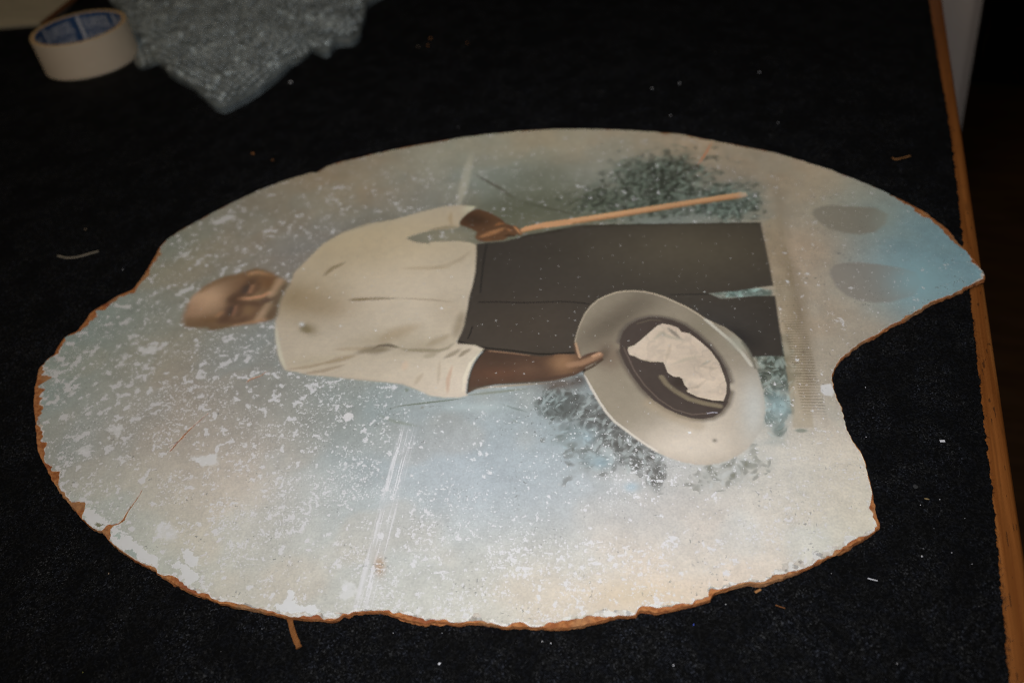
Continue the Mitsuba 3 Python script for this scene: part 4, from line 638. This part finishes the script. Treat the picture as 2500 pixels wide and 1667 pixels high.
def wear(col, u, v, big, small):
    """Paint lost in flakes: larger torn flecks, then a fine salting of loss and painted-in sparkle."""
    x, y = u / 5.0, v / 5.0
    wrp = fbm(u / 5.0, v / 5.0, 9.0, 2)
    n1 = fbm(x + 0.5 * wrp, y - 0.5 * wrp, 21.0, 4)
    th = 0.775 - 0.165 * dr.minimum(big, 0.8) - 0.06 * smoothstep(0.4, 0.7, fbm(u / 60.0, v / 60.0, 3.0, 2)) * big
    m1 = smoothstep(th, th + 0.06, n1 + 0.10 * (noise(u / 0.8, v / 0.8, 3.0) - 0.5))
    n2 = fbm(u / 1.9, v / 1.9, 41.0, 3)
    patch = smoothstep(0.30, 0.62, fbm(u / 24.0, v / 24.0, 51.0, 2))
    th2 = 0.80 - 0.22 * small * (0.25 + 0.75 * patch)
    m2 = smoothstep(th2, th2 + 0.05, n2)
    n3 = noise(u / 0.85, v / 0.85, 61.0)  # finest white grains: lost paint and painted sparkle of the gloss together
    th3 = 1.0 - 0.33 * small * patch
    m3 = smoothstep(th3, th3 + 0.08, n3)
    m = dr.maximum(dr.maximum(m1 * 0.80, m2 * 0.78), m3 * 0.75)
    dots = smoothstep(0.885, 0.9, noise(u / 1.3, v / 1.3, 77.0)) * smoothstep(0.55, 0.8, noise(u / 14.0, v / 14.0, 78.0)) * 0.5
    col = mix(col, (0.10, 0.10, 0.09), dots)
    return mix(col, WHITE, m)
def streaks(col, u, v, u0, u1, v0, v1, a):
    """The old fold line across the picture: thin white scratches along v."""
    t = (u - u0) / (u1 - u0)
    n = fbm(u / 0.75, v / 38.0, 5.0, 3)
    inn = smoothstep(-0.15, 0.12, t) * (1 - smoothstep(0.8, 1.2, t)) * smoothstep(v0 - 12, v0 + 12, v) * (1 - smoothstep(v1 - 25, v1 + 5, v))
    edge = dr.exp(-dr.square((u - u0 - 1.2) / 1.3)) * smoothstep(0.35, 0.6, fbm(v / 9.0, 3.0, u / 2.0, 2))
    return mix(col, WHITE, inn * dr.clip(smoothstep(0.52, 0.68, n) * 0.85 + 0.75 * edge + 0.18, 0, 1) * a)
BAND = DATA['band'] if 'band' in DATA else None
def background(u, v):
    col, big, small = ground(u, v)
    col = streaks(col, u, v, UF, UF + 12.0, VB, VB + 150.0, 0.95)
    col = foliage(col, u, v)
    soft = [o for o in DATA['ops']['bg'] if o[0] != 'P']
    col = paint(col, u, v, soft, taper=True)
    # the strip of the painted floor: thin ruled lines
    tk = smoothstep(0.15, 0.75, dr.abs(2 * (v / 2.9 + 0.25 * noise(v / 9.0, u / 30.0, 1.0) - dr.floor(v / 2.9 + 0.25 * noise(v / 9.0, u / 30.0, 1.0))) - 1))
    inb = smoothstep(UB, UB + 2.5, u) * (1 - smoothstep(UB + 16.0, UB + 19.0, u)) * smoothstep(VT0 - 10, VT0 + 15, v) * (1 - smoothstep(VT1 - 30, VT1 + 5, v))
    col = mix(col, col * mi.Color3f(0.48, 0.44, 0.40), inb * tk * (0.15 + 0.6 * noise(u / 7.0, v / 14.0, 4.0)))
    return col, big, small
FIGS = [('trousers', 1.5), ('shirt', 1.6), ('head', 3.2), ('stick', 0.6), ('upper_hand', 1.0), ('hat', 1.1), ('lining', 0.8), ('paper', 0.6), ('forearm', 1.4)]
def picture(u, v):
    """The whole print: the faded ground, then each thing of the portrait with the soft edge of an old photograph."""
    col, big, small = background(u, v)
    fig = mi.Float(0)
    for name, soft in FIGS:
        c = mi.Color3f(*DATA['base'][name])
        if name in ('trousers', 'shirt'):
            c = c * (1 + 0.05 * (fbm(u / 14.0, v / 1.1, 2.0, 2) - 0.5))
        c = paint(c, u, v, DATA['ops'][name], taper=name in ('shirt', 'paper', 'upper_hand'))
        if name == 'paper':
            cr = dr.abs(fbm(u / 11.0 + 0.8 * fbm(u / 6.0, v / 6.0, 1.0, 2), v / 16.0, 19.0, 3) - 0.5)
            c = c * (0.90 + 0.10 * smoothstep(0.0, 0.12, cr)) * (0.90 + 0.2 * fbm(u / 16.0, v / 10.0, 23.0, 2))
        m = inpoly(u, v, DATA['shapes'][name], soft, 0.8 if name == 'stick' else 0.0)
        col = mix(col, c, m); fig = dr.maximum(fig, m)
    wash = 1 + 0.13 * (fbm(u / 34.0, v / 34.0, 8.0, 3) - 0.5) + 0.08 * (fbm(u / 5.0, v / 5.0, 6.0, 2) - 0.5) + 0.09 * (fbm(u / 1.0, v / 1.0, 4.0, 2) - 0.5)
    col = mix(col, col * wash, fig)
    col = mix(wear(col, u, v, big, small), col, fig)
    hard = [o for o in DATA['ops']['bg'] if o[0] == 'P']
    dx, dy = 3.2 * (fbm(u / 3.0, v / 3.0, 13.0, 4) - 0.5) * 2, 3.2 * (fbm(u / 3.0, v / 3.0, 14.0, 4) - 0.5) * 2
    col = paint(col, u, v, hard, dx, dy)
    return dust(col, u, v, 0.45, 10)
def bg_fn(p, n, uv):
    if GRAY:
        return mi.Color3f(0.5)
    return picture(uv.x * 1000, uv.y * 1000)
UF, VB, UB, VT0, VT1 = -37.9, -255.1, 248.0, -92.6, 146.1
print_bump = proc(lambda p, n, uv: fbm(uv.x * 900, uv.y * 900, 1.0, 2), 3e-4)
def print_mat(key, fn):
    return mat(key, proc(fn), 0.42, 0.30, print_bump, 0.00022)
print_mat('print_mat', bg_fn)
shp = {k: Polygon(mmv(q)).buffer(0) if k in ('trousers', 'stick') else smoothpoly(mmv(q)) for k, q in DATA['shapes'].items()}
figs = unary_union([shp[k] for k in ('shirt', 'trousers', 'forearm', 'hat', 'upper_hand')])
gap = figs.buffer(0.0022).buffer(-0.0023).difference(figs)
shp['trousers'] = max(polys(unary_union([shp['trousers'], gap.buffer(0.0001)])), key=lambda a: a.area)
taken = None
ZP = TB + 0.0006
order = [('paper', 'printed_handkerchief', 0.25, 'crumpled cream cloth printed inside the hat'), ('forearm', 'printed_forearm', 0.45, 'printed brown forearm and thumb holding the hat'),
         ('lining', 'printed_hat_lining', 0.45, 'dark printed inside of the hat'), ('hat', 'printed_hat', 0.5, 'pale wide-brimmed hat printed in the portrait'),
         ('upper_hand', 'printed_hand', 0.2, 'printed brown hand gripping the cane'), ('stick', 'printed_cane', 0.1, 'thin tan cane printed in the portrait'),
         ('trousers', 'printed_trousers', 0.8, 'dark printed trousers'), ('shirt', 'printed_shirt', 0.4, 'cream printed shirt with short sleeves'), ('head', 'printed_head', 0, 'printed bald bearded head of the man')]
for key, name, specks, lab in order:
    g = shp[key].buffer(0.0008) if key == 'stick' else shp[key]
    if key == 'head':
        g = g.buffer(0.0035)
    g = g.intersection(sheet)
    if taken is not None:
        g = g.difference(taken)
    taken = g if taken is None else unary_union([taken, g])
    ms, uv = slab(g, None, ZP)
    add('portrait_board__' + name, ply(ms, 'print_mat', uv=uv), lab)
rest = sheet.difference(taken)
ms, uv = slab(rest, None, ZP)
add('portrait_board__printed_background', ply(ms, 'print_mat', uv=uv), 'faded blue and beige printed background covered in white flecks of lost paint and painted sparkle')
# the rim of the printed sheet
V, F, at = [], [], 0
for r in [sheet.exterior, *sheet.interiors]:
    c = np.array(r.coords)[:-1]; n = len(c); i = np.arange(n); j = (i + 1) % n
    V += [world(c, TB + 0.0001), world(c, ZP)]; F.append(np.vstack([np.c_[i, j, n + j], np.c_[i, n + j, n + i]]) + at); at += 2 * n
add('portrait_board__sheet_rim', ply((np.vstack(V), np.vstack(F)), 'torn_paper_mat'))

# ------------------------------------------------------------------ the roll of tape
def lathe(prof, n=96):
    prof = np.array(prof); th = np.arange(n) * 2 * np.pi / n; m = len(prof)
    v = np.array([[r * math.cos(t), r * math.sin(t), z] for t in th for r, z in prof])
    i = np.arange(n)[:, None]; k = np.arange(m)[None]
    a, b, c, d = (i * m + k), (i * m + (k + 1) % m), (((i + 1) % n) * m + (k + 1) % m), (((i + 1) % n) * m + k)
    q = np.stack([a, d, c, b], -1).reshape(-1, 4)
    return trimesh.Trimesh(v, np.vstack([q[:, [0, 1, 2]], q[:, [0, 2, 3]]]), process=False)
TC = np.array([-2.1645, 2.0358]) * 0.45; TR = 0.1462 * 0.45; TH = 0.0487; RI = TR - 0.0085
def at_tape(m):
    m.apply_translation([TC[0], TC[1], 0.0002]); return m
mat('masking_mat', proc(lambda p, n, uv: mi.Color3f(0.84, 0.68, 0.50) * (0.9 + 0.2 * fbm(p.x * 200, p.y * 200, p.z * 2500, 2))), 0.55, 0.3)
mat('tape_side_mat', proc(lambda p, n, uv: mi.Color3f(0.50, 0.34, 0.17) * (0.75 + 0.5 * noise(dr.sqrt(dr.square(p.x - TC[0]) + dr.square(p.y - TC[1])) * 9000, 0.0, 0.0))), 0.5, 0.3)
mat('tape_core_mat', proc(lambda p, n, uv: mi.Color3f(0.035, 0.085, 0.21) * (0.9 + 0.2 * noise(p.x * 90, p.y * 90, p.z * 90))), 0.5, 0.35)
mat('tape_letter_mat', rgb(0.62, 0.62, 0.64), 0.6, 0.3)
R2 = RI + 0.0022
add('tape_roll__tape', ply(at_tape(lathe([(R2, 0.0002), (TR - 0.0006, 0.0002), (TR, 0.0008), (TR, TH - 0.0008), (TR - 0.0006, TH), (R2, TH)])), 'masking_mat', smooth=40))
add('tape_roll__wound_edge', ply(at_tape(lathe([(R2 + 0.0002, TH + 0.00005), (TR - 0.0007, TH + 0.00005), (TR - 0.0007, TH + 0.0003), (R2 + 0.0002, TH + 0.0003)])), 'tape_side_mat', smooth=40))
add('tape_roll__core', ply(at_tape(lathe([(RI, 0.0003), (R2 - 0.0001, 0.0003), (R2 - 0.0001, TH - 0.0006), (RI, TH - 0.0006)])), 'tape_core_mat', smooth=40))
def on_core(mesh, phi, z):
    """Bend flat lettering (x along, y up, z out) round the inside of the core, readable from inside."""
    mesh = mesh.subdivide_to_size(0.004) if hasattr(mesh, 'subdivide_to_size') else mesh
    v = mesh.vertices.copy(); a = phi - v[:, 0] / RI; r = RI - 0.00015 - v[:, 2]
    return at_tape(trimesh.Trimesh(np.c_[r * np.cos(a), r * np.sin(a), z + v[:, 1]], mesh.faces, process=False))
import warnings; warnings.filterwarnings('ignore')
PH0 = 2.25
for k in range(-2, 5):
    phi = PH0 - k * 0.98
    bar = trimesh.creation.box([0.0048, TH - 0.004, 0.0002]); bar.apply_translation([0, 0, 0.0001])
    add('tape_roll__pale_bar', ply(on_core(bar, phi + 0.07, TH / 2), 'tape_letter_mat'))
    ln = trimesh.creation.box([0.040, 0.0011, 0.0002]); ln.apply_translation([0.022, 0, 0.0001])
    add('tape_roll__pale_line', ply(on_core(ln, phi, TH * 0.50), 'tape_letter_mat'))
    for z in (TH * 0.585, TH * 0.13):
        tx = meshkit.text_mesh('EUROCEL', 0.0135, 0.0002, True)
        s = 0.040 / tx.extents[0]
        tx.apply_translation([-tx.bounds[0][0], 0, 0]); tx.apply_scale([s, 1, 1]); tx.apply_translation([0.002, 0, 0])
        add('tape_roll__lettering', ply(on_core(tx, phi, z), 'tape_letter_mat'))
labels['tape_roll'] = {'label': 'roll of cream masking tape with a blue lettered core, standing left of the bubble wrap', 'category': 'tape'}

# ------------------------------------------------------------------ bubble wrap
def wrap_sheet(key, poly, z, rb, pitch, ang, label, seed, under):
    poly = Polygon(poly).buffer(0)
    poly = Polygon(spline(np.array(poly.exterior.coords)[:-1], True, 5)).buffer(0)
    poly = max(polys(poly), key=lambda a: a.area)
    rm, _ = resample(np.array(poly.exterior.coords)[:-1], 0.0025)
    rm = rm + 0.006 * (np.stack([meshkit.fbm(np.c_[rm * 38, rm[:, :1] * 0], 4, seed + 60 + k) for k in (0, 1)], 1) - 0.5)
    poly = max(polys(Polygon(rm).buffer(0)), key=lambda a: a.area)
    def hz(q):
        q = np.asarray(q)
        d = np.array([poly.exterior.distance(Point(*p)) for p in q])
        e = 1 - np.exp(-d / 0.016)
        return 0.003 + (z - 0.003) * (0.35 + 0.65 * e) + 0.020 * (meshkit.fbm(np.c_[q * 26, q[:, :1] * 0], 4, seed) - 0.5) * e
    x0, y0, x1, y1 = poly.bounds
    gx, gy = np.meshgrid(np.arange(x0, x1, 0.007), np.arange(y0, y1, 0.007))
    g = np.c_[gx.ravel(), gy.ravel()]
    from shapely import contains_xy
    inside = g[contains_xy(poly.buffer(-0.002), g[:, 0], g[:, 1])]
    rim, _ = resample(np.array(poly.exterior.coords)[:-1], 0.006)
    pts = np.vstack([rim, inside])
    from scipy.spatial import Delaunay
    d = Delaunay(pts); tr = d.simplices
    c = pts[tr].mean(1); tr = tr[contains_xy(poly.buffer(0.0005), c[:, 0], c[:, 1])]
    zz = hz(pts)
    a, b = pts[tr[:, 1]] - pts[tr[:, 0]], pts[tr[:, 2]] - pts[tr[:, 0]]
    fl_ = a[:, 0] * b[:, 1] - a[:, 1] * b[:, 0] < 0
    tr[fl_] = tr[fl_][:, ::-1]
    m = trimesh.Trimesh(np.c_[pts, zz], tr, process=False)
    nr_ = len(rim); i = np.arange(nr_); j = (i + 1) % nr_
    sv = np.vstack([np.c_[rim, zz[:nr_]], np.c_[rim, np.full(nr_, 0.0008)]]); sf = np.vstack([np.c_[i, j, nr_ + j], np.c_[i, nr_ + j, nr_ + i]])
    side = trimesh.Trimesh(sv, sf, process=False)
    add(key + '__film', ply(trimesh.util.concatenate([m, side]), 'wrap_film_mat', smooth=True))
    B = np.array([[math.cos(ang), -math.sin(ang)], [math.sin(ang), math.cos(ang)]])
    k = np.arange(-160, 160); I, J = np.meshgrid(k, k)
    q = np.c_[(I * pitch + (J % 2) * pitch / 2).ravel(), (J * pitch * 0.866).ravel()] @ B.T + poly.centroid.coords[0]
    q = q[contains_xy(poly.buffer(-rb * 0.8), q[:, 0], q[:, 1])]
    q += np.random.default_rng(seed).normal(0, pitch * 0.05, q.shape)
    n, rr = 10, [(1.0, 0.0), (0.93, 0.45), (0.66, 0.82), (0.3, 0.97)]
    th = np.arange(n) * 2 * np.pi / n
    bv = np.array([[r * math.cos(t) * rb, r * math.sin(t) * rb, h * rb * 0.75] for r, h in rr for t in th] + [[0, 0, rb * 0.75]])
    bf = [[a * n + t, a * n + (t + 1) % n, (a + 1) * n + (t + 1) % n] for a in range(3) for t in range(n)] + [[a * n + t, (a + 1) * n + (t + 1) % n, (a + 1) * n + t] for a in range(3) for t in range(n)] + \
         [[3 * n + t, 3 * n + (t + 1) % n, 4 * n] for t in range(n)]
    zq = hz(q)
    r2 = np.random.default_rng(seed + 5)
    pick = r2.random(len(q))
    sc = np.where(pick < 0.25, 0.4, np.where(pick > 0.9, 1.9, 1.0)) * (0.85 + 0.3 * r2.random(len(q)))
    tilt = r2.normal(0, 0.22, (len(q), 2))
    allv = bv[None] * np.stack([np.ones(len(q)), np.ones(len(q)), sc], 1)[:, None]
    allv[..., 2] += allv[..., 0] * tilt[:, :1] + allv[..., 1] * tilt[:, 1:]
    allv = allv + np.c_[q, zq - 0.0003][:, None]
    allf = (np.array(bf)[None] + (np.arange(len(q)) * len(bv))[:, None, None]).reshape(-1, 3)
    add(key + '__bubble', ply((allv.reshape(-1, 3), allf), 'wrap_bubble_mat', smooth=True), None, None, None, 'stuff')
    labels[key] = {'label': label, 'category': 'bubble wrap', 'group': 'bubble wrap behind the portrait board'}
def blend(key, w, col, rough):
    scene[key] = {'type': 'blendbsdf', 'weight': w, 'a': {'type': 'thindielectric', 'int_ior': 1.2},
                  'b': {'type': 'twosided', 'bsdf': {'type': 'principled', 'base_color': col, 'roughness': rough, 'specular': 1.0}}}
blend('wrap_film_mat', 0.52, proc(lambda p, n, uv: mi.Color3f(0.27, 0.31, 0.315) * (0.5 + fbm(p.x * 60, p.y * 60, 1.0, 3))), 0.30)
blend('wrap_bubble_mat', 0.62, proc(lambda p, n, uv: mi.Color3f(0.38, 0.43, 0.44) * (0.55 + 0.75 * fbm(p.x * 45, p.y * 45, 2.0, 3) + 1.0 * smoothstep(0.90, 0.98, cell_rand(dr.floor(p.x * 95), dr.floor(p.y * 95))))), 0.26)  # glints and trapped reflections painted in: uneven tone, random bright cells
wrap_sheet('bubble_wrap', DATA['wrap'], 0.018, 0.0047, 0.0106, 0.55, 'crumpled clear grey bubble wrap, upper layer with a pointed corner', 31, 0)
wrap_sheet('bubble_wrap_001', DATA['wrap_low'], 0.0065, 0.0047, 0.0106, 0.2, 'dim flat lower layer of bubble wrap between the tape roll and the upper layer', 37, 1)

# ------------------------------------------------------------------ card and strip in the far left corner
mat('card_mat', proc(lambda p, n, uv: mi.Color3f(0.40, 0.36, 0.27) * (0.8 + 0.4 * fbm(p.x * 12, p.y * 60, 0.0, 3))), 0.7, 0.25)
cd = trimesh.creation.extrude_polygon(Polygon(DATA['card']).buffer(0), 0.0042, engine='earcut'); cd.apply_translation([0, 0, 0.0003])
add('cardboard_sheet', ply(cd, 'card_mat'), 'dull beige cardboard sheet behind the tape roll in the far left corner', 'cardboard')
s0, s1 = (np.array(p) for p in DATA['strip'])
d = (s1 - s0) / np.linalg.norm(s1 - s0); nn = np.array([-d[1], d[0]]); s1 = s1 + d * 0.1
sp = Polygon([s0 - nn * 0.006, s1 - nn * 0.006, s1 + nn * 0.006, s0 + nn * 0.006])
st = trimesh.creation.extrude_polygon(sp, 0.003, engine='earcut'); st.apply_translation([0, 0, 0.0048])
mat('strip_mat', proc(lambda p, n, uv: mi.Color3f(0.11, 0.045, 0.018) * (0.7 + 0.6 * fbm(p.x * 300, p.y * 300, 0.0, 2))), 0.6)
add('wooden_strip', ply(st, 'strip_mat'), 'narrow dark brown strip lying on the beige cardboard', 'strip')

# ------------------------------------------------------------------ pale post beyond the table
A, B = np.array(DATA['post'][0]), np.array(DATA['post'][1])
ax = (A - B) / np.linalg.norm(A - B)
mat('post_mat', proc(lambda p, n, uv: mi.Color3f(0.78, 0.69, 0.64) * (0.88 + 0.24 * fbm(p.x * 14, p.y * 14, p.z * 3, 3))), 0.6, 0.3)
zt, zb = 0.9, -0.739
pt = lambda z: A + ax * ((z - A[2]) / ax[2])
def fold(x):
    # a soft vertical groove and rib across the face
    return -0.010 * math.exp(-((x + 0.085) / 0.012) ** 2) + 0.006 * math.exp(-((x + 0.115) / 0.015) ** 2) - 0.012 * math.exp(-((x) / 0.010) ** 2)
xs = np.linspace(-0.22, 0.0, 45); zs = np.linspace(zb, zt, 2)
sec = [(x, -fold(x) * -1) for x in xs] + [(0.0, 0.09), (-0.22, 0.09)]
vv = []
for z in zs:
    c = pt(z)
    vv += [[c[0] + x, c[1] - y if k < len(xs) else c[1] + y, z] for k, (x, y) in enumerate(sec)]
m = len(sec); ff = [[k, (k + 1) % m, m + (k + 1) % m] for k in range(m)] + [[k, m + (k + 1) % m, m + k] for k in range(m)]
po = trimesh.Trimesh(np.array(vv), np.array(ff), process=False); po.fix_normals()
add('post', ply(po, 'post_mat', smooth=50), 'pale grey upright post standing beyond the right edge of the table', 'post')

# ------------------------------------------------------------------ crumbs, lint and splinters on the felt
mat('lint_white_mat', rgb(0.72, 0.72, 0.76), 0.6); mat('lint_grey_mat', rgb(0.22, 0.22, 0.23), 0.8); mat('lint_blue_mat', rgb(0.06, 0.10, 0.50), 0.6)
mat('crumb_mat', rgb(0.30, 0.12, 0.035), 0.7); mat('tan_mat', rgb(0.34, 0.25, 0.17), 0.7); mat('leaf_mat', rgb(0.26, 0.19, 0.09), 0.6)
mat('disc_mat', rgb(0.035, 0.035, 0.036), 0.9); mat('yellow_mat', rgb(0.20, 0.19, 0.05), 0.7)
kinds = {'w': ('lint_speck', 'lint_white_mat', 'tiny white speck of lint lying on the black felt', 'lint', 'white lint specks on the felt'),
         'g': ('grey_speck', 'lint_grey_mat', 'faint grey dust speck on the black felt', 'dust', 'faint grey dust specks on the felt'),
         'b': ('blue_fluff', 'lint_blue_mat', 'tiny bright blue bit of fluff on the felt below the portrait board', 'fluff', 'blue fluff below the portrait board'),
         'o': ('brown_crumb', 'crumb_mat', 'small dim brown crumb on the felt behind the portrait board', 'crumb', 'brown crumbs behind the portrait board'),
         't': ('tan_flake', 'tan_mat', 'small tan flake on the black felt left of or behind the portrait board', 'flake', 'tan flakes on the felt'),
         'f': ('leaf_flake', 'leaf_mat', 'thin pointed tan leaf flake on the felt right of the portrait board', 'flake', None),
         'c': ('paper_chip', 'lint_white_mat', 'bright white rectangular paper chip near the wooden edge', 'paper chip', None),
         'd': ('grey_disc', 'disc_mat', 'faint round dark grey spot on the felt right of the portrait board', 'spot', None),
         'y': ('yellow_speck', 'yellow_mat', 'dim yellow-green speck on the felt at lower left', 'speck', None)}
def place_of(x, y):
    c = board_poly.centroid; q = np.array([x - OX, y - OY]); u, v = q[0] * CU + q[1] * SU, -q[0] * SU + q[1] * CU
    if x > 0.1 and y < 0.62: return 'right of the portrait board'
    if y > 0.62 and u > -0.3: return 'behind the portrait board'
    if u < -0.28 and y > 0.35: return 'left of the portrait board'
    return 'in front of the portrait board'
ORD = 'first second third fourth fifth sixth seventh eighth ninth tenth eleventh twelfth thirteenth fourteenth fifteenth sixteenth seventeenth eighteenth nineteenth twentieth'.split()
spots = {}
for n_, (x, y, s, t) in enumerate(DATA['lint']):
    spots.setdefault((t, place_of(x, y)), []).append((x / max(0.2, y + 0.35), n_))
which = {}
for (t, pl), l in spots.items():
    for r_, (_, n_) in enumerate(sorted(l)):
        which[n_] = pl + ('' if len(l) == 1 else ', %s from left' % ORD[r_])
for n_, (x, y, s, t) in enumerate(DATA['lint']):
    key, mt, lab, cat, grp = kinds[t]
    s = s / 1000 / 2
    if t == 'c':
        b = trimesh.creation.box([0.0032, 0.0016, 0.0003]); b.apply_transform(trimesh.transformations.rotation_matrix(0.25, [0, 0, 1])); b.apply_transform(trimesh.transformations.rotation_matrix(0.15, [1, 0, 0]))
        zo = 0.0006
    elif t == 'f':
        b = trimesh.creation.icosphere(2, 1.0); b.vertices *= [s * 1.5, s * 0.6 , s * 0.10]; b.vertices[:, 2] += 8 * b.vertices[:, 0] ** 2; zo = 0.0006
    elif t == 'd':
        b = trimesh.creation.icosphere(2, 1.0); b.vertices *= [s, s, 0.0003]; zo = 0.0002
    else:
        b = trimesh.creation.icosphere(2, 1.0)
        sd = int(abs(x * 7919 + y * 104729) * 1000) % 10000
        b.vertices *= (0.75 + 0.6 * (meshkit.noise(b.vertices * 1.7 + sd, 3) - 0.3))[:, None]
        r = np.random.default_rng(sd)
        b.vertices *= np.array([s * r.uniform(0.8, 1.3), s * r.uniform(0.6, 1.0), s * 0.55])
        b.apply_transform(trimesh.transformations.rotation_matrix(r.uniform(0, 3.1), [0, 0, 1])); zo = s * 0.45
    b.apply_translation([x, y, zo + 0.0001])
    if t in 'wgbot':
        lab = {'w': 'white lint speck on felt ', 'g': 'grey dust speck on felt ', 'b': 'bright blue fluff ',
               'o': 'dim brown crumb ', 't': 'small tan flake '}[t] + which[n_]
    add(key, ply(b, mt, smooth=(t not in 'cw')), lab, cat, grp)
def thread(key, pts, rad, mt, lab, cat, flat=0.6, z=0.0008, lift=0.0):
    q = spline(np.array(pts), False, 6) if len(pts) > 2 else np.linspace(pts[0], pts[1], 6)
    n, mm_ = len(q), 7
    t = np.gradient(q, axis=0); t /= np.linalg.norm(t, axis=1, keepdims=True); nn = np.c_[-t[:, 1], t[:, 0]]
    a = np.arange(mm_) * 2 * np.pi / mm_
    rr = rad * (0.85 + 0.3 * meshkit.noise(np.c_[np.arange(n) * 0.9, np.zeros(n), np.zeros(n)], 9))
    v = np.array([[q[k, 0] + nn[k, 0] * rr[k] * math.cos(x), q[k, 1] + nn[k, 1] * rr[k] * math.cos(x), z + lift * math.sin(math.pi * k / (n - 1)) + rr[k] * flat * math.sin(x)] for k in range(n) for x in a])
    f = [[k * mm_ + i, k * mm_ + (i + 1) % mm_, (k + 1) * mm_ + (i + 1) % mm_] for k in range(n - 1) for i in range(mm_)] + [[k * mm_ + i, (k + 1) * mm_ + (i + 1) % mm_, (k + 1) * mm_ + i] for k in range(n - 1) for i in range(mm_)]
    f += [[0, (i + 1) % mm_, i] for i in range(1, mm_ - 1)] + [[(n - 1) * mm_, (n - 1) * mm_ + i, (n - 1) * mm_ + i + 1] for i in range(1, mm_ - 1)]
    m = trimesh.Trimesh(v, f, process=False); m.fix_normals()
    add(key, ply(m, mt, smooth=50), lab, cat)
th = DATA['threads']
mat('splinter_mat', proc(lambda p, n, uv: mi.Color3f(0.23, 0.085, 0.022) * (0.7 + 0.6 * fbm(p.x * 1500, p.y * 150, 0.0, 2))), 0.7)
mat('thread_mat', rgb(0.30, 0.26, 0.20), 0.7); mat('hook_mat', rgb(0.36, 0.17, 0.06), 0.7)
thread('splinter', th['splinter'], 0.0017, 'splinter_mat', 'flat brown wood splinter sticking out from under the front rim of the portrait board', 'splinter', 0.35)
thread('pale_thread', th['pale'], 0.0009, 'thread_mat', 'pale curved thread on the felt left of the portrait board', 'thread')
thread('brown_sliver', th['hook'], 0.0007, 'hook_mat', 'small hooked brown sliver on the felt near the right tip of the portrait board', 'sliver', 0.8, 0.001, 0.002)
thread('white_sliver', th['white'], 0.00035, 'lint_white_mat', 'thin white sliver on the felt below the right notch of the portrait board', 'sliver')
thread('brown_chip', th['chip'], 0.0008, 'hook_mat', 'brown chip of board lying just below the front right rim', 'chip', 0.4)
thread('brown_fibre', th['fibre'], 0.0003, 'splinter_mat', 'faint thin brown fibre on the felt below the front right rim', 'fibre')
